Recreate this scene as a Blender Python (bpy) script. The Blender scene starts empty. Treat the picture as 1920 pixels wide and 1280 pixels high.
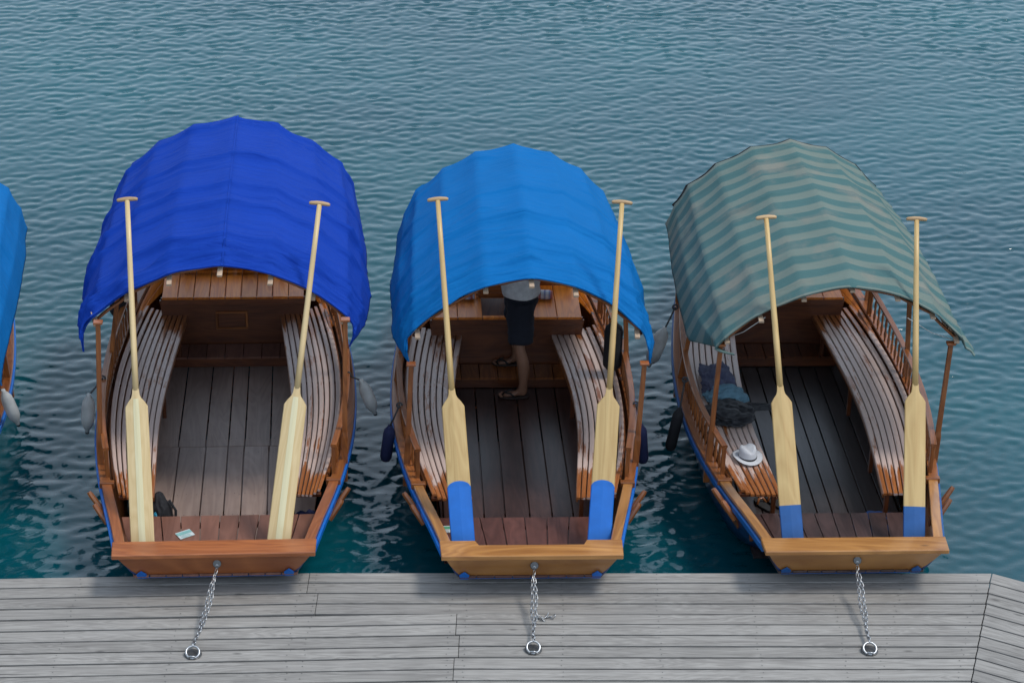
import bpy, bmesh, math, random
import numpy as np
from mathutils import Vector, Matrix, noise
random.seed(7)
S = bpy.context.scene
COL = S.collection
R = math.radians

# ---------------------------------------------------------------- camera, sky, sun, exposure
cam_d = bpy.data.cameras.new('camera'); cam = bpy.data.objects.new('camera', cam_d); COL.objects.link(cam)
cam_d.sensor_width = 36; cam_d.lens = 36*4300/1920; cam_d.clip_start = .5; cam_d.clip_end = 2000
cam.location = (0, -15.3, 10.6)
cam.rotation_euler = (Matrix.Rotation(R(62), 3, 'X') @ Matrix.Rotation(R(1.6), 3, 'Z')).to_euler()
S.camera = cam
SUN_EL, SUN_AZ = 64, 96          # azimuth from +Y towards +X
world = bpy.data.worlds.new('World'); S.world = world; world.use_nodes = True
wn = world.node_tree.nodes; wl = world.node_tree.links
sky = wn.new('ShaderNodeTexSky'); sky.sky_type = 'NISHITA'; sky.sun_disc = False
sky.sun_elevation = R(SUN_EL); sky.sun_rotation = R(SUN_AZ)
sky.air_density = 1.0; sky.dust_density = 1.2; sky.ozone_density = 1.0; sky.altitude = 480
wn['Background'].inputs[1].default_value = .13
hsv = wn.new('ShaderNodeHueSaturation'); hsv.inputs['Saturation'].default_value = .76    # thin bright haze
wl.new(sky.outputs[0], hsv.inputs['Color']); veil = wn.new('ShaderNodeMix'); veil.data_type = 'RGBA'      # even high haze over the whole sky
veil.inputs[0].default_value = .5; veil.inputs[7].default_value = (5.7, 6.75, 7.8, 1)
wl.new(hsv.outputs[0], veil.inputs[6]); wl.new(veil.outputs[2], wn['Background'].inputs[0])
sd = bpy.data.lights.new('sun', 'SUN'); sun = bpy.data.objects.new('sun', sd); COL.objects.link(sun)
sd.energy = 1.5; sd.angle = R(13); sd.color = (1, .95, .88)
dirv = Vector((math.sin(R(SUN_AZ))*math.cos(R(SUN_EL)), math.cos(R(SUN_AZ))*math.cos(R(SUN_EL)), math.sin(R(SUN_EL))))
sun.rotation_euler = dirv.to_track_quat('Z', 'Y').to_euler(); sun.location = dirv*40
S.view_settings.view_transform = 'Standard'; S.view_settings.look = 'None'
S.view_settings.gamma = 1; S.view_settings.exposure = 0.55
S.render.resolution_x = 1024; S.render.resolution_y = 682

# ---------------------------------------------------------------- materials
def nm(name):
    m = bpy.data.materials.new(name); m.use_nodes = True
    nt = m.node_tree; return m, nt, nt.nodes['Principled BSDF']
def N(nt, t, **k):
    n = nt.nodes.new(t)
    for a, v in k.items():
        if a.startswith('i_'): n.inputs[int(a[2:]) if a[2:].isdigit() else a[2:]].default_value = v
        else: setattr(n, a, v)
    return n
def L(nt, a, b): nt.links.new(a, b)
def ramp(nt, src, stops):
    r = N(nt, 'ShaderNodeValToRGB'); e = r.color_ramp.elements
    while len(e) < len(stops): e.new(.5)
    for i, (p, c) in enumerate(stops):
        e[i].position = p; e[i].color = tuple(c)+(1,) if len(c) == 3 else c
    L(nt, src, r.inputs[0]); return r.outputs[0]
def mix(nt, f, a, b, mode='MIX'):
    n = N(nt, 'ShaderNodeMix', data_type='RGBA', blend_type=mode)
    for s, v in ((n.inputs[0], f), (n.inputs[6], a), (n.inputs[7], b)):
        if hasattr(v, 'is_output'): L(nt, v, s)
        elif isinstance(v, (int, float)): s.default_value = v
        else: s.default_value = tuple(v)+(1,)
    return n.outputs[2]
def math_(nt, op, a, b=0., clamp=False):
    n = N(nt, 'ShaderNodeMath', operation=op, use_clamp=clamp)
    for s, v in ((n.inputs[0], a), (n.inputs[1], b)):
        if hasattr(v, 'is_output'): L(nt, v, s)
        else: s.default_value = v
    return n.outputs[0]
ALB = .77     # base colours were judged bright; kept to real-world values here
def simple(name, c, rough=.5, metal=0, spec=.5, noise_amt=.15, nscale=20, bump=0, coat=0):
    m, nt, p = nm(name)
    if metal < .5: c = tuple(x*ALB for x in c)
    tc = N(nt, 'ShaderNodeTexCoord'); nz = N(nt, 'ShaderNodeTexNoise', i_Scale=nscale, i_Detail=5.)
    L(nt, tc.outputs['Object'], nz.inputs['Vector'])
    lo = tuple(x*(1-noise_amt) for x in c); hi = tuple(min(1, x*(1+noise_amt)) for x in c)
    L(nt, ramp(nt, nz.outputs[0], [(.3, lo), (.7, hi)]), p.inputs['Base Color'])
    p.inputs['Roughness'].default_value = rough; p.inputs['Metallic'].default_value = metal
    p.inputs['Specular IOR Level'].default_value = spec; p.inputs['Coat Weight'].default_value = coat
    if bump:
        b = N(nt, 'ShaderNodeBump', i_Strength=bump, i_Distance=.01); L(nt, nz.outputs[0], b.inputs['Height']); L(nt, b.outputs[0], p.inputs['Normal'])
    return m
def wood(name, dark, light, rough=.35, coat=0., gu=1.6, gv=38., var=.25, sheen=None, sheen_lo=.5, sheen_hi=.56, knots=False, bump=.25, sheen_scale=3., sheen_rough=.5, cracks=0., coatr=.12, stains=0., ends=0.):
    """UV based grain: u along the piece in metres"""
    dark = tuple(x*ALB for x in dark); light = tuple(x*ALB for x in light)
    if sheen: sheen = tuple(x*ALB for x in sheen)
    m, nt, p = nm(name)
    uv = N(nt, 'ShaderNodeUVMap'); oi = N(nt, 'ShaderNodeObjectInfo')
    off = N(nt, 'ShaderNodeVectorMath', operation='SCALE'); off.inputs[0].default_value = (37, 91, 13); L(nt, oi.outputs['Random'], off.inputs[3])
    add = N(nt, 'ShaderNodeVectorMath', operation='ADD'); L(nt, uv.outputs[0], add.inputs[0]); L(nt, off.outputs[0], add.inputs[1])
    sc = N(nt, 'ShaderNodeMapping'); sc.inputs['Scale'].default_value = (gu, gv, 1); L(nt, add.outputs[0], sc.inputs[0])
    g1 = N(nt, 'ShaderNodeTexNoise', i_Scale=1., i_Detail=6., i_Roughness=.6, i_Distortion=.6); L(nt, sc.outputs[0], g1.inputs['Vector'])
    sc2 = N(nt, 'ShaderNodeMapping'); sc2.inputs['Scale'].default_value = (gu*.5, gv*.16, 1); L(nt, add.outputs[0], sc2.inputs[0])
    g2 = N(nt, 'ShaderNodeTexNoise', i_Scale=1., i_Detail=3., i_Distortion=1.2); L(nt, sc2.outputs[0], g2.inputs['Vector'])
    wv = math_(nt, 'PINGPONG', math_(nt, 'MULTIPLY', g2.outputs[0], 11.), .5); wv = math_(nt, 'MULTIPLY', wv, .5)
    f = math_(nt, 'ADD', math_(nt, 'MULTIPLY', g1.outputs[0], .8), wv)
    col = ramp(nt, f, [(.28, dark), (.78, light)])
    # board to board difference
    br = math_(nt, 'ADD', math_(nt, 'MULTIPLY', math_(nt, 'SUBTRACT', oi.outputs['Random'], .5), var*2), 1.)
    hs = N(nt, 'ShaderNodeHueSaturation'); L(nt, br, hs.inputs['Value']); L(nt, col, hs.inputs['Color']); col = hs.outputs[0]
    rsock = None
    if knots:
        ks = N(nt, 'ShaderNodeMapping'); ks.inputs['Scale'].default_value = (2.2, 7., 1); L(nt, add.outputs[0], ks.inputs[0])
        vo = N(nt, 'ShaderNodeTexVoronoi', i_Scale=1., i_Randomness=1.); L(nt, ks.outputs[0], vo.inputs['Vector'])
        kf = ramp(nt, vo.outputs['Distance'], [(.035, (1, 1, 1)), (.11, (0, 0, 0))])
        pick = math_(nt, 'GREATER_THAN', N(nt, 'ShaderNodeSeparateColor').outputs[0], 2)
        sp = N(nt, 'ShaderNodeSeparateColor'); L(nt, vo.outputs['Color'], sp.inputs[0])
        pick = math_(nt, 'GREATER_THAN', sp.outputs[0], .55)
        col = mix(nt, math_(nt, 'MULTIPLY', math_(nt, 'MULTIPLY', kf, pick), .65), col, tuple(x*.3 for x in dark))
    if cracks:
        cs = N(nt, 'ShaderNodeMapping'); cs.inputs['Scale'].default_value = (.9, 60, 1); L(nt, add.outputs[0], cs.inputs[0])
        cn = N(nt, 'ShaderNodeTexNoise', i_Scale=1., i_Detail=4., i_Roughness=.65, i_Distortion=.8); L(nt, cs.outputs[0], cn.inputs['Vector'])
        cf = ramp(nt, cn.outputs[0], [(.62, (0, 0, 0)), (.68, (1, 1, 1))])
        col = mix(nt, math_(nt, 'MULTIPLY', cf, cracks), col, tuple(x*.35 for x in dark))
    if stains:
        tc0 = N(nt, 'ShaderNodeTexCoord')
        sn = N(nt, 'ShaderNodeTexNoise', i_Scale=2.3, i_Detail=6., i_Roughness=.62); L(nt, tc0.outputs['Object'], sn.inputs['Vector'])
        col = mix(nt, stains, col, ramp(nt, sn.outputs[0], [(.32, (.35, .35, .36)), (.6, (1, 1, 1))]), 'MULTIPLY')
    if sheen:  # pale sky sheen on varnish, painted into the base colour by a noise mask
        tc = N(nt, 'ShaderNodeTexCoord')
        gm = N(nt, 'ShaderNodeMapping'); gm.inputs['Scale'].default_value = (1.6, .55, 1); L(nt, tc.outputs['Object'], gm.inputs[0])
        w = N(nt, 'ShaderNodeTexNoise', i_Scale=sheen_scale, i_Detail=7., i_Roughness=.62, i_Distortion=.9); L(nt, gm.outputs[0], w.inputs['Vector'])
        gm2 = N(nt, 'ShaderNodeMapping'); gm2.inputs['Scale'].default_value = (1.6, 26, 1); L(nt, add.outputs[0], gm2.inputs[0])
        w2 = N(nt, 'ShaderNodeTexNoise', i_Scale=1., i_Detail=6., i_Roughness=.65, i_Distortion=.7); L(nt, gm2.outputs[0], w2.inputs['Vector'])
        wsum = math_(nt, 'ADD', math_(nt, 'MULTIPLY', w.outputs[0], .5), math_(nt, 'MULTIPLY', w2.outputs[0], .5))
        wm = math_(nt, 'ADD', wsum, math_(nt, 'MULTIPLY', math_(nt, 'SUBTRACT', oi.outputs['Random'], .5), .12))
        if ends:
            sp_ = N(nt, 'ShaderNodeSeparateXYZ'); L(nt, uv.outputs[0], sp_.inputs[0])
            e_ = math_(nt, 'MINIMUM', sp_.outputs[0], math_(nt, 'SUBTRACT', ends, sp_.outputs[0]))
            e_ = math_(nt, 'MULTIPLY', math_(nt, 'SUBTRACT', math_(nt, 'MINIMUM', math_(nt, 'DIVIDE', e_, .55), 1.), .8), .22)
            wm = math_(nt, 'ADD', wm, e_)
        wf = ramp(nt, wm, [(sheen_lo, (0, 0, 0)), (sheen_hi, (1, 1, 1))])
        wcol = mix(nt, .55, sheen, mix(nt, g1.outputs[0], tuple(x*.55 for x in sheen), tuple(min(1, x*1.3) for x in sheen)))
        col = mix(nt, wf, col, wcol)
        rr = N(nt, 'ShaderNodeMapRange'); L(nt, wf, rr.inputs[0]); rr.inputs[3].default_value = rough; rr.inputs[4].default_value = sheen_rough; rsock = rr.outputs[0]
        cw = N(nt, 'ShaderNodeMapRange'); L(nt, wf, cw.inputs[0]); cw.inputs[3].default_value = coat; cw.inputs[4].default_value = coat*.5; L(nt, cw.outputs[0], p.inputs['Coat Weight'])
    else: p.inputs['Coat Weight'].default_value = coat
    p.inputs['Coat Roughness'].default_value = coatr
    L(nt, col, p.inputs['Base Color'])
    if rsock: L(nt, rsock, p.inputs['Roughness'])
    else:
        rr = N(nt, 'ShaderNodeMapRange'); L(nt, g2.outputs[0], rr.inputs[0]); rr.inputs[3].default_value = rough*.7; rr.inputs[4].default_value = min(1, rough*1.3); L(nt, rr.outputs[0], p.inputs['Roughness'])
    b = N(nt, 'ShaderNodeBump', i_Strength=bump, i_Distance=.004); L(nt, f, b.inputs['Height']); L(nt, b.outputs[0], p.inputs['Normal'])
    return m
def cloth(name, c, stripes=None, wr=.6, seam=None, fade=.1, stain=None):
    m, nt, p = nm(name); c = tuple(x*ALB for x in c)
    if stripes: stripes = (tuple(x*ALB for x in stripes[0]), stripes[1])
    if stain: stain = tuple(x*ALB for x in stain)
    uv = N(nt, 'ShaderNodeUVMap')
    mp = N(nt, 'ShaderNodeMapping'); mp.inputs['Scale'].default_value = (1.3, 26, 1); L(nt, uv.outputs[0], mp.inputs[0])
    n1 = N(nt, 'ShaderNodeTexNoise', i_Scale=1., i_Detail=4., i_Roughness=.6, i_Distortion=1.); L(nt, mp.outputs[0], n1.inputs['Vector'])
    mp3 = N(nt, 'ShaderNodeMapping'); mp3.inputs['Scale'].default_value = (2.5, 7, 1); L(nt, uv.outputs[0], mp3.inputs[0])
    n3 = N(nt, 'ShaderNodeTexNoise', i_Scale=1., i_Detail=3., i_Distortion=1.5); L(nt, mp3.outputs[0], n3.inputs['Vector'])
    n2 = N(nt, 'ShaderNodeTexNoise', i_Scale=2.2, i_Detail=5.); L(nt, uv.outputs[0], n2.inputs['Vector'])
    base = mix(nt, n2.outputs[0], tuple(x*(1-fade) for x in c), tuple(min(1, x*(1+fade)) for x in c))
    if stripes:
        c2, per = stripes
        sx = N(nt, 'ShaderNodeSeparateXYZ'); L(nt, uv.outputs[0], sx.inputs[0])
        fr = math_(nt, 'FRACT', math_(nt, 'DIVIDE', sx.outputs[1], per))
        st = ramp(nt, fr, [(0., (0, 0, 0)), (.07, (1, 1, 1)), (.45, (1, 1, 1)), (.54, (0, 0, 0))])
        base2 = mix(nt, n2.outputs[0], tuple(x*.85 for x in c2), tuple(x*1.12 for x in c2))
        base = mix(nt, st, base, base2)
        # thin pin stripes woven in
        f2 = math_(nt, 'FRACT', math_(nt, 'DIVIDE', sx.outputs[1], per/9))
        base = mix(nt, math_(nt, 'MULTIPLY', math_(nt, 'GREATER_THAN', f2, .7), .16), base, (.08, .16, .17))
    if stain:
        n4 = N(nt, 'ShaderNodeTexNoise', i_Scale=1.7, i_Detail=5., i_Roughness=.6); L(nt, uv.outputs[0], n4.inputs['Vector'])
        base = mix(nt, ramp(nt, n4.outputs[0], [(.52, (0, 0, 0)), (.72, (.55, .55, .55))]), base, stain)
    L(nt, base, p.inputs['Base Color']); p.inputs['Roughness'].default_value = .8; p.inputs['Specular IOR Level'].default_value = .12
    h = math_(nt, 'ADD', n1.outputs[0], math_(nt, 'MULTIPLY', n3.outputs[0], .8))
    b = N(nt, 'ShaderNodeBump', i_Strength=wr, i_Distance=.018); L(nt, h, b.inputs['Height'])
    wv = N(nt, 'ShaderNodeTexNoise', i_Scale=900.); L(nt, uv.outputs[0], wv.inputs['Vector'])
    b2 = N(nt, 'ShaderNodeBump', i_Strength=.2, i_Distance=.002); L(nt, wv.outputs[0], b2.inputs['Height']); L(nt, b.outputs[0], b2.inputs['Normal'])
    L(nt, b2.outputs[0], p.inputs['Normal'])
    return m

M = {}
M['dock'] = wood('weathered_grey_dock_wood', (.225, .212, .198), (.405, .388, .362), rough=.75, gu=1.4, gv=44, var=.10, knots=True, cracks=.8, bump=.5, stains=.22)
M['beam'] = wood('dock_beam_wood', (.04, .035, .03), (.10, .09, .08), rough=.8)
M['orange'] = wood('varnished_orange_larch', (.56, .125, .008), (.92, .29, .03), rough=.42, coat=.10, gu=1.0, gv=22, var=.15, bump=.1)
M['red'] = wood('varnished_reddish_larch', (.25, .068, .018), (.48, .155, .045), rough=.38, coat=.5, gu=1.0, gv=22, var=.12, bump=.1)
M['light'] = wood('varnished_golden_larch', (.30, .115, .025), (.58, .27, .075), rough=.35, coat=.7, gu=1.0, gv=16, var=.1, bump=.1, knots=True)
M['brown'] = wood('dark_varnished_wood', (.17, .048, .012), (.38, .130, .032), rough=.35, coat=.4, gu=1.2, gv=24, var=.2, bump=.1)
M['deep'] = wood('dark_bulkhead_wood', (.085, .022, .007), (.20, .058, .017), rough=.4, coat=.4, gu=1.2, gv=24, var=.15, bump=.1)
M['slat'] = wood('worn_slat_painted_sheen', (.27, .075, .016), (.48, .165, .04), rough=.3, coat=.4, gu=2.5, gv=60, var=.12, sheen=(.66, .49, .42), sheen_lo=.445, sheen_hi=.49, ends=3.3, sheen_rough=.4, bump=.15)  # pale tone between the brown worn patches is painted sky sheen
M['floor_grey'] = wood('grey_brown_floor_board', (.26, .175, .14), (.38, .275, .225), rough=.45, gu=1., gv=18, var=.08, bump=.15, coat=.15, coatr=.35, stains=.3)
M['floor_dark'] = wood('mahogany_floor_board', (.042, .016, .012), (.092, .042, .032), rough=.35, gu=1., gv=18, var=.18, bump=.12, coat=.2, coatr=.25, stains=.5)
M['floor_black'] = wood('dark_worn_floor_board', (.030, .023, .022), (.062, .050, .050), rough=.36, gu=1., gv=18, var=.15, bump=.12, coat=.25, coatr=.3, stains=.5)
M['stern1'] = wood('matt_reddish_deck_board', (.17, .07, .045), (.27, .12, .08), rough=.5, gu=1., gv=14, var=.07, bump=.1, coat=.1)
M['stern2'] = wood('dark_red_deck_board', (.085, .03, .022), (.17, .065, .05), rough=.4, gu=1., gv=14, var=.18, bump=.1, coat=.3, coatr=.25, stains=.4)
M['stern3'] = wood('dark_worn_deck_board', (.045, .024, .022), (.10, .055, .05), rough=.4, gu=1., gv=14, var=.25, bump=.1, coat=.3, coatr=.25, stains=.5)
M['oar'] = wood('pale_oar_wood', (.62, .44, .20), (.76, .58, .31), rough=.45, gu=.8, gv=20, var=.04, coat=.15, bump=.06, coatr=.3)
M['oar_old'] = wood('honey_oar_wood', (.55, .35, .13), (.72, .51, .22), rough=.45, gu=.8, gv=20, var=.06, coat=.15, bump=.06, knots=True, coatr=.3)
M['oar_pale'] = wood('cream_oar_wood', (.72, .63, .36), (.80, .73, .47), rough=.45, gu=.8, gv=20, var=.02, coat=.15, bump=.05, coatr=.3)
M['grip'] = wood('grip_wood', (.45, .27, .13), (.62, .42, .22), rough=.5, bump=.05)
M['hull'] = simple('dark_blue_hull_paint', (.012, .045, .16), .3, nscale=6, coat=.3)
M['blue'] = simple('bright_blue_paint', (.006, .155, .60), .35, nscale=8, noise_amt=.1)
M['blue_d'] = simple('dull_blue_paint', (.012, .10, .33), .42, nscale=8, noise_amt=.14)
M['steel'] = simple('galvanised_steel', (.42, .43, .44), .34, metal=1, nscale=60, bump=.1)
M['dark_steel'] = simple('dark_steel', (.12, .12, .12), .4, metal=.8, nscale=60)
M['white_f'] = simple('dirty_white_vinyl', (.47, .48, .47), .42, nscale=9, noise_amt=.25)
M['navy_f'] = simple('navy_fender_cover', (.008, .014, .07), .85, nscale=40, bump=.3)
M['black_f'] = simple('black_cover', (.010, .010, .013), .85, nscale=40, bump=.3)
M['rope'] = simple('dark_rope', (.05, .05, .055), .9, nscale=150, noise_amt=.5, bump=.5)
M['cord'] = simple('white_cord', (.6, .6, .58), .8, nscale=150, bump=.2)
M['lathend'] = simple('sawn_lath_end', (.55, .40, .28), .6)
M['skin'] = simple('tanned_skin', (.28, .135, .08), .5, nscale=12, noise_amt=.12)
M['hair'] = simple('dark_hair', (.02, .013, .01), .6, nscale=90, noise_amt=.5, bump=.5)
M['shorts'] = simple('navy_shorts', (.009, .012, .024), .9, nscale=30, bump=.3)
M['shirt'] = simple('pale_grey_shirt', (.80, .83, .86), .85, nscale=22, bump=.4)
M['rubber'] = simple('black_rubber', (.015, .014, .014), .7)
M['sole'] = simple('dark_brown_sole', (.04, .025, .02), .7)
M['jacket'] = simple('slate_blue_fabric', (.085, .095, .165), .9, nscale=14, noise_amt=.25, bump=.6)
M['towel'] = simple('pale_blue_fabric', (.13, .26, .34), .9, nscale=18, noise_amt=.2, bump=.5)
M['blackcloth'] = simple('black_fabric', (.012, .013, .017), .6, nscale=16, noise_amt=.4, bump=.7)
M['hat'] = simple('white_woven_straw', (.66, .67, .70), .8, nscale=260, noise_amt=.12, bump=.4)
M['paper'] = simple('white_paper', (.62, .68, .68), .5, nscale=60, noise_amt=.08)
M['pgreen'] = simple('green_print', (.10, .36, .20), .5)
M['pteal'] = simple('pale_teal_print', (.25, .5, .48), .5)
M['pgrey'] = simple('grey_print', (.25, .3, .34), .5)
M['cyan'] = simple('cyan_fabric', (.02, .25, .38), .7)
M['bluebag'] = simple('blue_bag_fabric', (.03, .09, .28), .7, nscale=14, bump=.5)
M['canopy_a'] = cloth('royal_blue_canopy_cloth', (.006, .052, .40), wr=1.0)
M['canopy_b'] = cloth('azure_canopy_cloth', (.002, .155, .46), wr=.85)
M['canopy_c'] = cloth('striped_teal_canopy_cloth', (.072, .158, .160), stripes=((.175, .225, .20), .262), wr=.5, fade=.14, stain=(.33, .27, .22))
def plaid():
    m, nt, p = nm('striped_cushion_cloth'); tc = N(nt, 'ShaderNodeTexCoord'); sx = N(nt, 'ShaderNodeSeparateXYZ'); L(nt, tc.outputs['Object'], sx.inputs[0])
    a = math_(nt, 'GREATER_THAN', math_(nt, 'FRACT', math_(nt, 'MULTIPLY', sx.outputs[0], 22.)), .6)
    b = math_(nt, 'GREATER_THAN', math_(nt, 'FRACT', math_(nt, 'MULTIPLY', sx.outputs[0], 9.)), .8)
    c = mix(nt, a, (.55, .55, .58), (.25, .27, .42)); c = mix(nt, b, c, (.35, .12, .12)); L(nt, c, p.inputs['Base Color']); p.inputs['Roughness'].default_value = .9
    return m
M['plaid'] = plaid()
def water_mat():
    m, nt, p = nm('lake_water')
    geo = N(nt, 'ShaderNodeNewGeometry')
    n0 = N(nt, 'ShaderNodeTexNoise', i_Scale=.22, i_Detail=3.); L(nt, geo.outputs['Position'], n0.inputs['Vector'])
    col = ramp(nt, n0.outputs[0], [(.3, (.001, .046, .066)), (.7, (.002, .074, .094))])
    L(nt, col, p.inputs['Base Color'])
    p.inputs['Roughness'].default_value = .085; p.inputs['IOR'].default_value = 1.52
    mp = N(nt, 'ShaderNodeMapping'); mp.inputs['Scale'].default_value = (1., 2.0, 1); L(nt, geo.outputs['Position'], mp.inputs[0])
    n1 = N(nt, 'ShaderNodeTexNoise', i_Scale=5., i_Detail=3., i_Roughness=.5, i_Distortion=.6); L(nt, mp.outputs[0], n1.inputs['Vector'])
    b = N(nt, 'ShaderNodeBump', i_Strength=.5, i_Distance=.009); L(nt, n1.outputs[0], b.inputs['Height']); L(nt, b.outputs[0], p.inputs['Normal'])
    return m
M['water'] = water_mat()

# ---------------------------------------------------------------- helpers
def link(name, me, mat, parent=None):
    o = bpy.data.objects.new(name, me); COL.objects.link(o)
    if parent: o.parent = parent
    if mat and not me.materials: me.materials.append(mat)
    return o
def tag(o, label=None, cat=None, group=None, kind=None):
    if label: o['label'] = label
    if cat: o['category'] = cat
    if group: o['group'] = group
    if kind: o['kind'] = kind
    return o
def empty(name, loc=(0, 0, 0), rz=0):
    o = bpy.data.objects.new(name, None); COL.objects.link(o); o.location = loc; o.rotation_euler = (0, 0, rz); o.empty_display_size = .2
    return o
def put_uv(bm, d, smooth=False):
    """u along direction d"""
    d = Vector(d).normalized(); a = d.cross(Vector((0, 0, 1)))
    if a.length < .1: a = Vector((1, 0, 0))
    a.normalize(); c = d.cross(a)
    uvl = bm.loops.layers.uv.verify()
    for f in bm.faces:
        f.smooth = smooth
        for l in f.loops:
            co = l.vert.co; l[uvl].uv = (co.dot(d), co.dot(a)+co.dot(c)*.7)
def bm_obj(name, bm, mat, parent=None):
    me = bpy.data.meshes.new(name); bm.to_mesh(me); bm.free(); return link(name, me, mat, parent)
def hexa_bm(b, t, bev=.003, d=None):
    """b, t: four bottom and four top corners, same winding"""
    bm = bmesh.new(); vb = [bm.verts.new(p) for p in b]; vt = [bm.verts.new(p) for p in t]
    bm.faces.new(vb[::-1]); bm.faces.new(vt)
    n = len(b)
    for i in range(n): bm.faces.new((vb[i], vb[(i+1) % n], vt[(i+1) % n], vt[i]))
    bmesh.ops.recalc_face_normals(bm, faces=bm.faces)
    if bev: bmesh.ops.bevel(bm, geom=list(bm.edges), offset=bev, segments=1, affect='EDGES')
    if d is None:
        vs = [v.co for v in bm.verts]; e = [max(v[i] for v in vs)-min(v[i] for v in vs) for i in range(3)]; k = e.index(max(e)); d = [0, 0, 0]; d[k] = 1
    put_uv(bm, d); return bm
def box(name, c, s, mat, parent=None, bev=.004, rz=0, rot=None, d=None):
    x, y, z = s[0]/2, s[1]/2, s[2]/2
    b = [Vector(q) for q in ((-x, -y, -z), (x, -y, -z), (x, y, -z), (-x, y, -z))]; t = [v+Vector((0, 0, 2*z)) for v in b]
    m3 = rot.to_matrix() if rot else Matrix.Rotation(rz, 3, 'Z')
    bm = hexa_bm(b, t, min(bev, min(s)*.3), d)
    for v in bm.verts: v.co = m3 @ v.co+Vector(c)
    return bm_obj(name, bm, mat, parent)
def slab(name, poly, z0, z1, mat, parent=None, bev=.003, d=(0, 1, 0)):
    return bm_obj(name, hexa_bm([(x, y, z0) for x, y in poly], [(x, y, z1) for x, y in poly], bev, d), mat, parent)
def sweep(name, pts, w, h, mat, parent=None, ch=.15, lean=0, smooth=False, wf=None):
    """rectangular section w (sideways) by h (up) swept along pts, point = centre of the section"""
    pts = [Vector(p) for p in pts]; n = len(pts); bm = bmesh.new(); rings = []; s = 0; us = []
    c = min(w, h)*ch
    for i, p in enumerate(pts):
        t = (pts[min(i+1, n-1)]-pts[max(i-1, 0)]).normalized(); a = t.cross(Vector((0, 0, 1))).normalized(); up = a.cross(t).normalized()
        if lean: q = Matrix.Rotation(lean, 3, t); a = q @ a; up = q @ up
        W = (wf(i/(n-1)) if wf else 1)*w/2; H = h/2
        prof = [(-W+c, -H), (W-c, -H), (W, -H+c), (W, H-c), (W-c, H), (-W+c, H), (-W, H-c), (-W, -H+c)]
        rings.append([bm.verts.new(p+a*x+up*z) for x, z in prof])
        if i: s += (p-pts[i-1]).length
        us.append(s)
    uvl = bm.loops.layers.uv.verify()
    prof = [0, w, w+.01, w+h, w+h+.01, 2*w+h, 2*w+h+.01, 2*w+2*h, 2*w+2*h+.01]
    for i in range(n-1):
        for k in range(8):
            f = bm.faces.new((rings[i][k], rings[i][(k+1) % 8], rings[i+1][(k+1) % 8], rings[i+1][k]))
            for l, uvv in zip(f.loops, ((us[i], prof[k]), (us[i], prof[k+1]), (us[i+1], prof[k+1]), (us[i+1], prof[k]))): l[uvl].uv = uvv
    for r, fl in ((rings[0], True), (rings[-1], False)):
        f = bm.faces.new(r[::-1] if fl else r)
        for l in f.loops: l[uvl].uv = (l.vert.co.x, l.vert.co.z)
    bmesh.ops.recalc_face_normals(bm, faces=bm.faces)
    return bm_obj(name, bm, mat, parent)
def tube_bm(pts, rad, seg=8, bm=None, cap=True):
    pts = [Vector(p) for p in pts]; n = len(pts); bm = bm or bmesh.new(); rings = []; s = 0
    if not hasattr(rad, '__len__'): rad = [rad]*n
    t0 = (pts[1]-pts[0]).normalized(); a = t0.orthogonal().normalized(); uvl = bm.loops.layers.uv.verify(); us = []
    for i, p in enumerate(pts):
        t = (pts[min(i+1, n-1)]-pts[max(i-1, 0)]).normalized(); a = (a-t*a.dot(t)).normalized(); b = t.cross(a)
        rings.append([bm.verts.new(p+(a*math.cos(k*2*math.pi/seg)+b*math.sin(k*2*math.pi/seg))*rad[i]) for k in range(seg)])
        if i: s += (p-pts[i-1]).length
        us.append(s)
    for i in range(n-1):
        for k in range(seg):
            f = bm.faces.new((rings[i][k], rings[i][(k+1) % seg], rings[i+1][(k+1) % seg], rings[i+1][k])); f.smooth = True
            for l, uvv in zip(f.loops, ((us[i], k*.02), (us[i], k*.02+.02), (us[i+1], k*.02+.02), (us[i+1], k*.02))): l[uvl].uv = uvv
    if cap: bm.faces.new(rings[0][::-1]); bm.faces.new(rings[-1])
    return bm
def tube(name, pts, rad, mat, parent=None, seg=8): return bm_obj(name, tube_bm(pts, rad, seg), mat, parent)
def lathe_bm(prof, seg=16, sx=1, sy=1):
    """prof: (radius, z) list from bottom to top"""
    bm = bmesh.new(); rings = []
    for r, z in prof:
        rings.append([bm.verts.new((r*sx*math.cos(k*2*math.pi/seg), r*sy*math.sin(k*2*math.pi/seg), z)) for k in range(seg)])
    uvl = bm.loops.layers.uv.verify()
    for i in range(len(rings)-1):
        for k in range(seg):
            f = bm.faces.new((rings[i][k], rings[i][(k+1) % seg], rings[i+1][(k+1) % seg], rings[i+1][k])); f.smooth = True
            for l in f.loops: l[uvl].uv = (l.vert.co.z, k*.01)
    bm.faces.new(rings[0][::-1]); bm.faces.new(rings[-1]); return bm
def interp(tab):
    xs = [a for a, _ in tab]; ys = [b for _, b in tab]; n = len(xs)
    def f(x):
        if x <= xs[0]: return ys[0]
        if x >= xs[-1]: return ys[-1]
        i = max(j for j in range(n-1) if xs[j] <= x); t = (x-xs[i])/(xs[i+1]-xs[i]); h = xs[i+1]-xs[i]
        def sl(j):
            if j == 0: return (ys[1]-ys[0])/(xs[1]-xs[0])
            if j == n-1: return (ys[-1]-ys[-2])/(xs[-1]-xs[-2])
            return (ys[j+1]-ys[j-1])/(xs[j+1]-xs[j-1])
        m0, m1 = sl(i)*h, sl(i+1)*h; t2, t3 = t*t, t*t*t
        return (2*t3-3*t2+1)*ys[i]+(t3-2*t2+t)*m0+(-2*t3+3*t2)*ys[i+1]+(t3-t2)*m1
    return f
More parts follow.
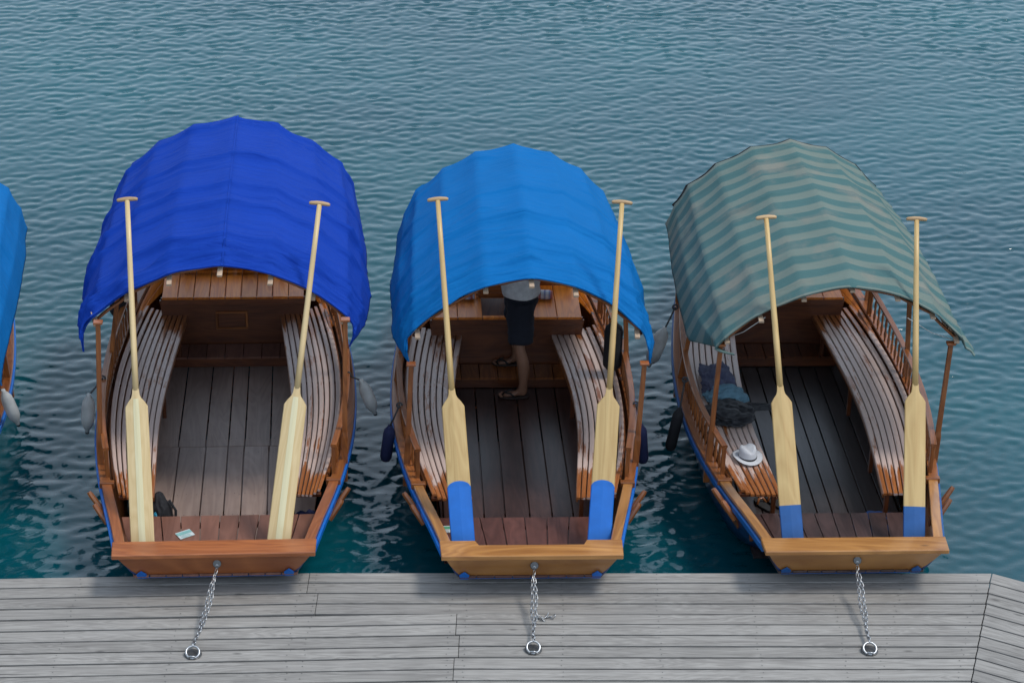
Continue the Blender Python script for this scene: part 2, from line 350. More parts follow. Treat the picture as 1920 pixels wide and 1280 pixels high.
def frange(a, b, n): return [a+(b-a)*i/(n-1) for i in range(n)]

# ---------------------------------------------------------------- water
def build_water():
    n = 768; LX, LY = 20., 20.; dx = LX/n
    rng = np.random.default_rng(5)
    kx = np.fft.fftfreq(n, dx)*2*np.pi; ky = np.fft.fftfreq(n, LY/n)*2*np.pi
    KX, KY = np.meshgrid(kx, ky, indexing='ij'); K = np.hypot(KX, KY); K[0, 0] = 1
    wd = np.array([.28, -1.]); wd /= np.linalg.norm(wd)
    cosd = np.abs(KX*wd[0]+KY*wd[1])/K
    lam = 2*np.pi/K
    # slope spectrum: energy between 0.2 m and 1.6 m
    amp = np.exp(-(np.log(lam/.40))**2/(2*.58**2))/K**1.35*(.20+cosd**2.4)
    amp += 1.1*np.exp(-(np.log(lam/.155))**2/(2*.30**2))/K**1.15*(.35+cosd**2)
    amp[0, 0] = 0
    ph = rng.normal(size=(n, n))+1j*rng.normal(size=(n, n))
    h = np.fft.ifft2(amp*ph).real
    gx = np.gradient(h, dx, axis=0); gy = np.gradient(h, dx, axis=1)
    h *= .165/np.sqrt((gx**2+gy**2).mean())
    # sharpen the crests a little
    h = h-.55*h*h/(np.abs(h).max()+1e-9)
    x0, y0 = -10., -1.8
    X, Y = np.meshgrid(x0+np.arange(n)*dx, y0+np.arange(n)*dx, indexing='ij')
    calm = np.clip((Y+0.2)/3.0, 0, 1)*.40+.60
    lx = np.fft.ifft2(np.exp(-(K*.9)**2)*(rng.normal(size=(n, n))+1j*rng.normal(size=(n, n)))).real; lx /= lx.std()
    side = .95+.03*np.clip((X+2)/8, -.6, 1)
    h = h*calm*np.clip(1+.20*lx, .55, 1.35)*side
    lim = 1.9*h.std(); h = lim*np.tanh(h/lim)
    V = np.stack([X-.3*h, Y-1.7*h, h], -1).reshape(-1, 3)
    idx = np.arange(n*n).reshape(n, n)
    Q = np.stack([idx[:-1, :-1], idx[1:, :-1], idx[1:, 1:], idx[:-1, 1:]], -1).reshape(-1, 4)
    x1, y1 = x0+(n-1)*dx, y0+(n-1)*dx; B = 900.
    ex = np.array([(-B, -B, 0), (B, -B, 0), (B, y0, 0), (-B, y0, 0), (-B, y1, 0), (B, y1, 0), (B, B, 0), (-B, B, 0), (x0, y0, 0), (x0, y1, 0), (x1, y0, 0), (x1, y1, 0)])
    k = n*n
    EQ = np.array([(0, 1, 2, 3), (4, 5, 6, 7), (3, 8, 9, 4), (10, 2, 5, 11)])+k
    me = bpy.data.meshes.new('water'); VV = np.concatenate([V, ex]); QQ = np.concatenate([Q, EQ])
    me.vertices.add(len(VV)); me.vertices.foreach_set('co', VV.ravel())
    me.loops.add(QQ.size); me.loops.foreach_set('vertex_index', QQ.ravel().astype(np.int32))
    me.polygons.add(len(QQ)); me.polygons.foreach_set('loop_start', np.arange(0, QQ.size, 4, dtype=np.int32)); me.polygons.foreach_set('loop_total', np.full(len(QQ), 4, np.int32))
    me.polygons.foreach_set('use_smooth', np.ones(len(QQ), bool)); me.update(); me.validate()
    tag(link('water', me, M['water']), kind='structure')
build_water()
def build_hills():
    bm = bmesh.new(); rows = []
    for r_, hf in ((560, -.5), (600, .12), (680, .55), (780, 1.), (860, .8)):
        row = []
        for i in range(120):
            a = i*2*math.pi/120; h = 52*(1+.55*noise.noise(Vector((math.cos(a)*2, math.sin(a)*2, 1)))+.12*noise.noise(Vector((math.cos(a)*11, math.sin(a)*11, r_*.01))))
            row.append(bm.verts.new((r_*math.cos(a), r_*math.sin(a), h*hf if hf > 0 else -1)))
        rows.append(row)
    for i in range(4):
        for k in range(120): bm.faces.new((rows[i][k], rows[i][(k+1) % 120], rows[i+1][(k+1) % 120], rows[i+1][k])).smooth = True
    bmesh.ops.recalc_face_normals(bm, faces=bm.faces)
    tag(bm_obj('hills', bm, simple('forest_slopes', (.022, .045, .024), .9, nscale=.05, noise_amt=.4)), kind='structure')
build_hills()

# ---------------------------------------------------------------- dock
DZ = .35
def dock_edge(x):
    return -.236+.083*(x+3.99) if x < -1.0 else .0122+.045*(x+1.0)
def build_dock():
    root = empty('dock'); tag(root, kind='structure')
    P, G = .1455, .017
    seamx = lambda k: 3.927+.279*(-(k*P))   # slanted seam on the right
    def quad(xa, xb, k, fa=dock_edge, fb=None):
        fb = fb or fa
        return [(xa, fa(xa)-(k+1)*P+G/2), (xb, fb(xb)-(k+1)*P+G/2), (xb, fb(xb)-k*P-G/2), (xa, fa(xa)-k*P-G/2)]
    for k in range(26):
        s = -1.56 if k < 2 else (-1.47 if k < 4 else (-.37 if k % 4 < 2 else -.34))
        sx = seamx(k+.5)
        segs = [(-9.5, -5.3-(k % 3)*.5), (-5.3-(k % 3)*.5, s), (s, None)]
        for a, b in segs:
            dz = random.uniform(-.0015, .0015)
            if b is None:
                q = quad(a+.002, 0, k)
                xr0, xr1 = seamx(k+1)-.004, seamx(k)-.004
                q[1] = (xr0, dock_edge(xr0)-(k+1)*P+G/2); q[2] = (xr1, dock_edge(xr1)-k*P-G/2)
            else: q = quad(a+.002, b-.002, k)
            slab('plank', q, DZ-.07+dz, DZ+dz, M['dock'], root, .003, (1, .05, 0))
        # the angled bay on the right
        xr0, xr1 = seamx(k+1)+.004, seamx(k)+.004
        a0 = (xr0, dock_edge(xr0)-(k+1)*P+G/2); a1 = (xr1, dock_edge(xr1)-k*P-G/2); Lr = 3.2; sl = -.47
        slab('plank', [a0, (a0[0]+Lr, a0[1]+sl*Lr), (a1[0]+Lr, a1[1]+sl*Lr), a1], DZ-.07, DZ, M['dock'], root, .003, (1, sl, 0))
    bm = bmesh.new(); rn = random.Random(3)
    for x in (-5.9, -5.05, -4.2, -3.35, -2.5, -1.62, -1.50, -.42, -.30, .45, 1.2, 1.95, 2.6, 3.2, 3.80):
        for k in range(14):
            for e in (.04, .105):
                xx = x+rn.uniform(-.012, .012)+(-.28*k*P if x > 3 else 0); yy = dock_edge(xx)-k*P-e+rn.uniform(-.006, .006); zz = DZ+.0022
                bm.faces.new([bm.verts.new((xx+.0048*math.cos(a), yy+.0048*math.sin(a), zz)) for a in frange(0, 2*math.pi, 7)[:-1]])
    tag(bm_obj('nail_heads', bm, M['dark_steel'], root), kind='stuff')
    for x in (-9.3, -7.6, -5.9, -4.2, -2.5, -1.5, -.36, 1.2, 2.6):
        y = dock_edge(x); box('beam', (x, y-1.5, DZ-.155), (.12, 2.8, .16), M['beam'], root)
    sweep('beam', [(3.55+.0, -2.6, DZ-.155), (3.88, .12, DZ-.155)], .12, .16, M['beam'], root)
    box('beam', (5.2, -1.7, DZ-.155), (.12, 2.2, .16), M['beam'], root)
    for x in (-8, -5.4, -2.6, 0.1, 2.9):
        for yy in (-.45, -2.3):
            tube('pile', [(x, dock_edge(x)+yy, -1.5), (x, dock_edge(x)+yy, DZ-.24)], .09, M['beam'], root, 10)
build_dock()
# lake bed shelf under the dock keeps the gaps dark
# ---------------------------------------------------------------- boat
HW = interp([(-.12, .71), (0, .73), (.4, .80), (.9, .895), (1.4, .98), (2.0, 1.05), (2.6, 1.075), (3.2, 1.055), (3.8, .99), (4.4, .89), (5.0, .73), (5.5, .55), (6.0, .31), (6.35, .09), (6.45, .03)])
SH = interp([(-.12, .745), (0, .735), (.5, .69), (1.1, .635), (2., .60), (3., .61), (4., .69), (5., .83), (6., 1.03), (6.45, 1.15)])
BZ = interp([(-.12, .46), (.0, .452), (.1, .43), (.45, .375), (.8, .20), (1.3, .0), (2.2, -.12), (4., -.12), (5., .0), (5.7, .22), (6.2, .55), (6.45, .9)])

def spindle_mesh():
    bm = lathe_bm([(.008, 0), (.008, .03), (.012, .05), (.0145, .09), (.009, .125), (.012, .135), (.009, .145), (.014, .19), (.011, .235), (.008, .25), (.008, .28)], 7)
    me = bpy.data.meshes.new('baluster'); bm.to_mesh(me); bm.free(); return me
SPINDLE = {}
def spindle(mat):
    if mat.name not in SPINDLE:
        me = spindle_mesh(); me.materials.append(mat); SPINDLE[mat.name] = me
    return SPINDLE[mat.name]

CAN_PROF = [(-1.20, 1.46), (-1.12, 1.66), (-1.0, 1.86), (-.74, 2.08), (-.40, 2.25), (0, 2.33), (.40, 2.25), (.74, 2.08), (1.0, 1.86), (1.12, 1.66), (1.20, 1.46)]
def canopy_mesh(p):
    """rows along v (fore-aft), columns across; facets between laths"""
    y0, y1, ws, dz, dxs = p['can']; seed = p['seed']; NV = 190; per = 9
    prof = CAN_PROF; cols = []
    for i in range(len(prof)-1):
        for k in range(per): cols.append(i+k/per)
    cols.append(len(prof)-1.0); nc = len(cols); rnd = random.Random(seed)
    folds = [(rnd.uniform(.04, .96), rnd.uniform(-.05, .05), rnd.uniform(.012, .024)*p['fold'], rnd.uniform(-2.5, 2.5)) for _ in range(p['nf'])]
    folds += [(v, rnd.uniform(-.015, .015), .012*p['fold'], rnd.uniform(-1, 1)) for v in (.02, .045, .075)]
    loc = [(rnd.uniform(0, 1), rnd.uniform(-.85, .85), rnd.uniform(.08, .25), rnd.uniform(.004, .012)*p['fold']*rnd.choice((1, 1, -.6)), rnd.uniform(-.25, .25)) for _ in range(p['nl'])]
    verts, uvs = [], []
    arc = [0]
    for i in range(len(prof)-1): arc.append(arc[-1]+math.dist(prof[i], prof[i+1]))
    half = arc[-1]/2
    for j in range(NV+1):
        v = j/NV
        for ci, c in enumerate(cols):
            i = min(int(c), len(prof)-2); t = c-i
            a, b = prof[i], prof[i+1]
            x = a[0]+(b[0]-a[0])*t; z = a[1]+(b[1]-a[1])*t
            s = arc[i]+(arc[i+1]-arc[i])*t-half; us = s/half    # -1..1
            # cloth between the laths: a slight sag, more on the flaps
            bow = math.sin(v*math.pi*p['bays'])**2
            nrm = Vector((b[1]-a[1], 0, -(b[0]-a[0]))).normalized()*-1
            sag = -.012*math.sin(t*math.pi)*(.4+bow)
            if 0 < i < len(prof)-2: x += nrm.x*sag; z += nrm.z*sag
            # the end bows are lower than the middle ones
            z += .05*math.sin(math.pi*min(1, max(0, v)))-.03*v-.03*(abs(us) < .75)*0
            wide = 1+.035*math.sin(math.pi*v)-p['far_in']*v
            x *= wide
            flap = max(0, abs(us)-.80)/.20
            if flap > 0:
                sg = 1 if us > 0 else -1
                q = noise.noise(Vector((v*5.+seed, sg*3.1, 0)))
                q2 = noise.noise(Vector((v*11.+seed*2, sg*5.1, 4)))
                x += sg*flap*(.05*q+.008*q2-.02)+sg*flap*p['corner'][us > 0]*max(0, 1-v*4)**1.5
                z += flap*(.06*q+.012*q2)-flap*p['drop'][us > 0]*max(0, 1-v*5)
            d = 0
            for fv, tilt, am, bend in folds:
                g = (v-(fv+tilt*us+.012*bend*us*us+.008*noise.noise(Vector((us*4, fv*20, seed)))))/.0065
                if abs(g) < 4: d += am*math.exp(-g*g)*(.45+.75*noise.noise(Vector((us*3+fv*9, seed, 0)))+.3)
            for fv, fu, fw, am, tl in loc:
                du = (us-fu)/fw
                if abs(du) < 2.2:
                    g = (v-fv-tl*(us-fu)-.02*du*du*.3)/.008
                    if abs(g) < 3: d += am*math.exp(-g*g-du*du)
            d += .006*noise.noise(Vector((us*6, v*16, seed)))+.0035*noise.noise(Vector((us*10, v*55, seed)))
            d *= 1-.75*flap
            x += nrm.x*d; z += nrm.z*d
            y = y0+(y1-y0)*v
            # hem hangs back in the middle of each facet
            edge = max(0, 1-v*14); y += edge*.03*math.sin(t*math.pi)*(1 if 0 < i < len(prof)-2 else 0)
            edge2 = max(0, (v-.93)/.07); y -= edge2*.03*math.sin(t*math.pi)
            y += .02*noise.noise(Vector((us*5, seed, v*2)))
            y += p.get('skew', 0)*us*(1-v)
            z -= edge*.02
            verts.append((x*ws+dxs*(z-1.0)/1.3+p.get('cshear', 0)*v, y, z+dz)); uvs.append((s, y))
    faces = []
    for j in range(NV):
        for c in range(nc-1): q = j*nc+c; faces.append((q, q+1, q+nc+1, q+nc))
    me = bpy.data.meshes.new('canopy'); me.from_pydata(verts, [], faces); uvl = me.uv_layers.new(name='UVMap')
    for pl in me.polygons:
        pl.use_smooth = True
        for li in pl.loop_indices: uvl.data[li].uv = uvs[me.loops[li].vertex_index]
    return me, verts, nc, per, NV

def build_boat(p):
    k = p['w']; D = p['D']; root = empty('rowing_boat', (p['x'], p['y'], 0), R(p['yaw'])); tag(root, p['label'], 'boat', 'covered wooden rowing boats moored stern to the dock')
    W = lambda y: HW(y)*k+(p['stern_w']*max(0, 1-max(0, y)/2.2) if y < 2.2 else 0)
    trim, rail_m, deck_m = M[p['trim']], M[p['rail']], M[p['deck']]
    # hull shell: outside and inside surfaces joined
    ys = frange(-.0, 6.45, 34); bm = bmesh.new(); R1 = []
    for y in ys:
        w = W(y)-.035; zt = SH(y)-.03; zb = BZ(y); row = []
        wb = max(.02, w*.80 if y > .2 else w*.80)
        pts = [(w, zt), (w-.02-(w-wb)*.25, zt-(zt-zb)*.35), (w-(w-wb)*.65, zt-(zt-zb)*.72), (wb, zb+.02), (wb*.9, zb), (0, zb-.015*0)]
        e = max(0, 1-y/.5); wb = wb*(1-e)+(p['tb']-.004)*e
        if e: pts[3] = (wb, zb+.02); pts[4] = (wb*.96, zb); pts[2] = (w-(w-wb)*.7, pts[2][1]); pts[1] = (w-(w-wb)*.36, pts[1][1])
        full = pts+[(-a, b) for a, b in pts[:-1][::-1]]
        R1.append([bm.verts.new((a, y+e*(-.075+.12*(1-max(0, min(1, (b-.445)/.27)))), b)) for a, b in full])
    for i in range(len(ys)-1):
        for j in range(len(R1[0])-1): bm.faces.new((R1[i][j], R1[i][j+1], R1[i+1][j+1], R1[i+1][j]))
    put_uv(bm, (0, 1, 0), True)
    bmesh.ops.recalc_face_normals(bm, faces=bm.faces)
    o = bm_obj('hull', bm, M['hull'], root); o.data.materials.append(M[p['inside']])
    so = o.modifiers.new('thick', 'SOLIDIFY'); so.thickness = .022; so.offset = 0; so.material_offset = 1; so.use_even_offset = False
    # transom: sloping face with a cap
    wt, wbm = W(0)-.012, p['tb']
    f = [(-wt, -.085, .715), (wt, -.085, .715), (wbm, .05, .445), (-wbm, .05, .445)]
    bkk = [(a, b+.035, c) for a, b, c in f]
    o = bm_obj('transom', hexa_bm(f, bkk, .003, (1, 0, 0)), M[p['transom']], root)
    cw = W(0)+.015
    if p['notch']:
        prof = [(-cw, -.125), (cw, -.125), (cw+.01, .10), (.62*cw, .10), (.58*cw, .035), (-.58*cw, .035), (-.62*cw, .10), (-cw-.01, .10)]
        slab('transom_cap', prof, .716, .757, M[p['cap']], root, .004, (1, 0, 0))
    else:
        slab('transom_cap', [(-cw, -.125), (cw, -.125), (cw+.01, .075), (-cw-.01, .075)], .716, .757, M[p['cap']], root, .006, (1, 0, 0))
    for s in (-1, 1):   # painted corner patches on the foot of the transom
        x = s*(wbm-.045)
        bm = hexa_bm([(x-.033, .042, .438), (x+.033, .042, .438), (x+.04, .018, .49), (x, -.004, .535), (x-.04, .018, .49)], [(x-.033, .032, .436), (x+.033, .032, .436), (x+.04, .008, .487), (x, -.014, .532), (x-.04, .008, .487)], .002)
        bm_obj('corner_patch', bm, M[p['patch']], root)
    box('keel_strip', (0, .055, .440), (2*wbm-.03, .03, .012), M['blue'], root)
    tube('eye_bolt', [(p['eye'], -.02, .615), (p['eye'], -.075, .61)], [.03, .012], M['steel'], root, 10)
    tm = lathe_bm([(.03, -.004), (.034, .0), (.03, .006)], 12)
    o = bm_obj('bolt_plate', tm, M['dark_steel'], root); o.location = (p['eye'], -.062, .625); o.rotation_euler = (R(63), 0, 0)
    # sides
    for s in (-1, 1):
        P = lambda y, off, z: (s*(W(y)-off), y, z)
        yy = frange(.05, 1.12, 9); sweep('gunwale', [P(y, .045, SH(y)) for y in yy], .08, .035, trim, root)
        yy = frange(1.125, 6.4, 34); sweep('gunwale', [P(y, .04, SH(y)) for y in yy], .085, .035, rail_m, root)
        box('gunwale_block', P(1.12, .05, SH(1.12)+.005), (.12, .05, .055), M['brown'], root)
        yy = frange(0.02, 6.4, 40); sweep('rub_strip', [P(y, -.006, SH(y)-.045) for y in yy], .022, .05, M[p['strip']], root)
        # inside side planks (strakes)
        for q in range(3):
            yy = frange(.9, 4.3, 24)
            sweep('strake', [P(y, .062+.022*q+.006*(q % 2), SH(y)-.075-.105*q) for y in yy], .014, .098, M[p['inside']], root, lean=s*.16)
        yy = frange(1.2, 4.1, 20); sweep('inner_rail', [P(y, .125, SH(y)-.015) for y in yy], .03, .045, rail_m, root)
        # balustrade
        H = .285; yy = frange(1.22, p['bal_end'], 26)
        rl = sweep('hand_rail', [P(y, .085-.02, SH(y)+H+.022*math.sin((y-1.22)/2.8*math.pi)*0) for y in yy], .05, .026, rail_m, root)
        nb = int((p['bal_end']-1.3)/.105)
        for i in range(nb):
            y = 1.34+i*.105; b = link('baluster', spindle(M['brown']), None, root); b.location = P(y, .068, SH(y)+.012); b.scale = (1, 1, .94)
        for y in (1.24, p['bal_end']-.03): box('rail_post', P(y, .068, SH(y)+.145), (.034, .04, .29), M['brown'], root)
        # canopy posts
        for n_, y in enumerate((1.48, 2.95, 4.25)):
            lx = p['lean']; zt = (1.86, 1.86, 1.80)[n_]+p['can'][3]; xt = p['px'] if n_ == 0 else .93; zt -= p['pz'] if n_ == 0 else .06
            a = Vector((s*(W(y)-.015), y, .42)); b = Vector((s*xt+lx, y+(.05 if n_ == 0 else 0), zt-.09))
            bm = bmesh.new(); d = (b-a).normalized(); hx, hy = .021, .017
            rg = []
            for q_, t in ((1.25, a), (1.25, a+d*.42), (1., a+d*.47), (.9, b)):
                rg.append([bm.verts.new(t+Vector((u*hx*q_, v*hy*q_, 0))) for u, v in ((-1, -1), (1, -1), (1, 1), (-1, 1))])
            for u in range(3):
                for v in range(4): bm.faces.new((rg[u][v], rg[u][(v+1) % 4], rg[u+1][(v+1) % 4], rg[u+1][v]))
            bm.faces.new(rg[0][::-1]); bm.faces.new(rg[-1]); bmesh.ops.bevel(bm, geom=list(bm.edges), offset=.003, segments=1, affect='EDGES')
            put_uv(bm, (0, 0, 1)); po = bm_obj('canopy_post', bm, M['brown'], root)
            if n_ == 0: box('post_cap', b+Vector((0, 0, .006)), (.075, .06, .022), M['red'], po)
        # rowlock arms
        for y, ln in ((.86, .21), (.70, .17)):
            a = Vector(P(y, .005, SH(y)-.14)); b = a+Vector((s*ln*.62, .06, ln*.85))
            c = a+(b-a)*.55
            sweep('rowlock_arm', [a, c, b-(b-a)*.12, b], .05, .045, M['brown'], root, wf=lambda t: 1.0-.25*t if t < .9 else .55, ch=.3)
        # bench
        ns = p['slats']; B0, B1 = .93, D+.18
        inn = interp([(.9, p['bi'][0]), (2.4, p['bi'][1]), (4.3, p['bi'][2])]); out = lambda y: W(y)-.12
        for i in range(ns):
            f0 = (i+.5)/ns
            pts = []
            y_a, y_b = B0+.01*random.random(), B1-.03*abs(f0-.3)+.012*random.random()
            for y in frange(y_a, y_b, 18):
                w = out(y)-inn(y); pts.append((s*(inn(y)+w*f0), y, .615+(.06*max(0, f0-.75)/.25)))
            yw = (out(2.5)-inn(2.5))/ns
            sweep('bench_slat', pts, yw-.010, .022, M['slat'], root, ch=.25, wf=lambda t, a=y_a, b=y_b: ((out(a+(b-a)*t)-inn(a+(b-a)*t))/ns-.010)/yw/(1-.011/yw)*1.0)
        for y in (1.0, 1.9, 2.9, 3.9):
            xm = (inn(y)+out(y))/2; box('bench_bearer', (s*xm, y, .588), (out(y)-inn(y)-.02, .045, .03), M['deep'], root)
            box('bench_leg', (s*(inn(y)+.05), y, .41), (.035, .045, .33), M['deep'], root)
        yy = frange(.96, 4.25, 16); sweep('bench_apron', [(s*(inn(y)+.012), y, .585) for y in yy], .018, .036, M['brown'], root)
        # knee ribs inside the stern
        for y in (.5, 3.0): box('rib', P(y, .075, .5 if y > 1 else .56), (.03, .05, .2), M['deep'], root)
    # floor boards
    fl = M[p['floor']]; xs = p['fx']; joint = p['joint']
    for i in range(len(xs)-1):
        a, b = xs[i], xs[i+1]; spans = [(.62, joint-.004), (joint+.004, 4.0)] if joint else [(.62, 4.0)]
        for (ya, yb) in spans:
            zz = .215+random.uniform(0, .003)
            def cl(x, y): m = W(y)*.84-.03; return max(-m, min(m, x))
            slab('floor_board', [(cl(a, ya)+.005, ya), (cl(b, ya)-.005, ya), (cl(b*.97, yb)-.005, yb), (cl(a*.97, yb)+.005, yb)], zz-.02, zz, fl, root, .003)
    bm = bmesh.new(); rn = random.Random(p['seed'])
    for i in range(1, len(xs)-2):
        for y in (1.3, 1.62, 2.3, 2.54, 3.2):
            for t in (.15, .5, .85):
                xx = xs[i]+(xs[i+1]-xs[i])*t+rn.uniform(-.01, .01); yy = y+rn.uniform(-.012, .012)
                bm.faces.new([bm.verts.new((xx+.0035*math.cos(a), yy+.0035*math.sin(a), .2195)) for a in frange(0, 2*math.pi, 7)[:-1]])
    tag(bm_obj('screw_heads', bm, M['black_f'], root), kind='stuff')
    box('floor_bearer', (0, 2.0, .17), (1.4, 1.2, .03), M['deep'], root)
    # stern deck
    n = p['sn']; ya, yb = .02, .88
    for i in range(n):
        def X(t, y): w = W(y)-.13; return -w+2*w*t
        t0, t1 = i/n, (i+1)/n; fan = .0
        slab('stern_deck_board', [(X(t0, ya)+.004, ya), (X(t1, ya)-.004, ya), (X(t1, yb)-.004, yb+random.uniform(0, .004)), (X(t0, yb)+.004, yb)], .452, .472+random.uniform(0, .002), M[p['stern']], root, .003)
    box('stern_deck_beam', (0, .80, .43), (2*(W(.8)-.16), .04, .04), M['deep'], root)
    # step, bulkhead, fore deck
    st = frange(-.6, .6, 8)
    for i in range(7): slab('step_board', [(st[i]+.003, D-.24), (st[i+1]-.003, D-.24), (st[i+1]-.003, D+.03), (st[i]+.003, D+.03)], .31, .33, M[p['stepm']], root, .003)
    box('step_riser', (0, D-.22, .265), (1.18, .02, .085), M['deep'], root)
    wd = p['wd']
    bmx = [(-wd/2+.05, D+.045, .2), (wd/2-.05, D+.045, .2), (wd/2+.03, D+.05, .78), (-wd/2-.03, D+.05, .78)]
    bm_obj('bulkhead', hexa_bm(bmx, [(a, b+.025, c) for a, b, c in bmx], .003, (1, 0, 0)), M['deep'], root)
    if p.get('panel'):
        cx = -.02
        for nm_, c, s_ in (('panel_frame', (cx, D+.035, .66), (.30, .016, .022)), ('panel_frame', (cx, D+.035, .49), (.30, .016, .022)), ('panel_frame', (cx-.14, D+.035, .575), (.022, .016, .148)), ('panel_frame', (cx+.14, D+.035, .575), (.022, .016, .148))):
            box(nm_, c, s_, M['brown'], root)
        box('inset_panel', (cx, D+.04, .575), (.255, .01, .145), M['deep'], root)
    box('deck_coaming', (0, D, .802), (wd+.02, .03, .075), M['deep'], root)
    ND = p['nd']; hx = lambda y: W(y)-.10
    hatch = p.get('hatch')
    for i in range(ND):
        w2 = wd/2; a, b = -w2+2*w2*i/ND, -w2+2*w2*(i+1)/ND
        yb0 = 5.75
        def lim(x):
            y = D
            while y < yb0 and hx(y) > abs(x)+.01: y += .03
            return y
        ya_, la, lb = D-.02, lim(a), lim(b)
        if hatch and i in hatch:
            slab('fore_deck_board', [(a+.003, ya_), (b-.003, ya_), (b-.003, ya_+.045), (a+.003, ya_+.045)], .822, .845, deck_m, root, .003)
            slab('fore_deck_board', [(a+.003, D+.42), (b-.003, D+.42), (b-.003, lb), (a+.003, la)], .822, .845, deck_m, root, .003)
            continue
        dz = random.uniform(0, .003)
        slab('fore_deck_board', [(a+.003, ya_), (b-.003, ya_), (b-.003, lb), (a+.003, la)], .822, .845+dz, deck_m, root, .004)
    for s in (-1, 1):   # inside bow cheeks
        for q in range(2):
            bm = bmesh.new(); yy = frange(D-.25+.02*q, 6.0, 16); rows = []
            for y in yy:
                hi, lo = SH(y)-.02, .66; a = (1-q*.5); zt_, zb_ = lo+(hi-lo)*a-.003, lo+(hi-lo)*(a-.5)+.003
                xo = lambda z: W(y)-.085-.12*(hi-z)/max(.1, hi-lo)
                rows.append([bm.verts.new((s*xx, y, zz)) for xx, zz in ((xo(zt_), zt_), (xo(zb_), zb_), (xo(zb_)-.016, zb_), (xo(zt_)-.016, zt_))])
            for i in range(len(rows)-1):
                for j in range(4): bm.faces.new((rows[i][j], rows[i][(j+1) % 4], rows[i+1][(j+1) % 4], rows[i+1][j]))
            bm.faces.new(rows[0]); bm.faces.new(rows[-1]); bmesh.ops.recalc_face_normals(bm, faces=bm.faces); put_uv(bm, (0, 1, 0))
            bm_obj('bow_cheek', bm, deck_m, root)
    if p.get('screen'):
        box('bow_screen', (.0, D+.42, 1.0), (.52, .03, .33), M['red'], root); box('screen_batten', (0, D+.40, .875), (.56, .02, .03), M['red'], root)
        box('bow_bench', (0, D+.65, .93), (1.3, .03, .16), M['brown'], root)
    else:
        box('bow_beam', (0, D+.50, .92), (1.25, .04, .06), M['brown'], root)
        for s in (-1, 1): box('bow_upright', (s*.45, D+.49, .93), (.05, .04, .2), M['brown'], root)
        for i in range(6): slab('bow_board', [(-.6+i*.2+.004, D+.56), (-.4+i*.2-.004, D+.56), ((-.4+i*.2)*.45, 5.9), ((-.6+i*.2)*.45, 5.9)], .93, .95, deck_m, root, .003)
    tube('stem_post', [(0, 6.42, .75), (0, 6.46, 1.0), (0, 6.47, 1.12)], [.035, .04, .03], M['brown'], root, 8)
    # canopy frame and cloth
    me, verts, nc, per, NV = canopy_mesh(p)
    c = link('canopy', me, M[p['cloth']], root); so = c.modifiers.new('thick', 'SOLIDIFY'); so.thickness = .005; so.offset = -1
    if p.get('seam'):
        pts = [Vector(verts[j*nc+5*per])+Vector((.02, 0, .001)) for j in range(0, NV+1, 2)]
        sweep('seam', pts, .016, .006, M[p['cloth']], root)
    hem = [Vector(verts[1*nc+cc])+Vector((0, 0, .001)) for cc in range(0, nc, 2)]
    sweep('hem_band', hem, .03, .009, M[p['cloth']], root)
    for i in range(1, len(CAN_PROF)-1):
        pts = [Vector(verts[j*nc+i*per])*1.0 for j in range(0 if 1 < i < 9 else 30, NV+1, 10)]
        cx = 0
        pts = [Vector((q.x*(.985 if 2 < i < 8 else (.972 if 1 < i < 9 else .95)), q.y, q.z-.046-.011*p['fold'])) for q in pts]
        pts[0].y -= .035 if i in p['ends'] else -.02; pts[-1].y -= .09
        sweep('canopy_lath', pts, .042, .02, M['lathend'], root)
    for j in (6, 95, 184):
        pts = []
        for cc in range(per+6, nc-per-6, 3):
            q = Vector(verts[j*nc+cc]); pts.append(Vector((q.x*.965, q.y, q.z-.055)))
        bm = tube_bm(pts, .014, 6); bm_obj('canopy_bow', bm, M['brown'], root)
    if p.get('black_edge'):
        pts = [Vector(verts[NV*nc+cc])+Vector((0, .015, -.03)) for cc in range(per, nc-per, 3)]
        sweep('canopy_edge_trim', pts, .02, .05, M['black_f'], root)
    return root

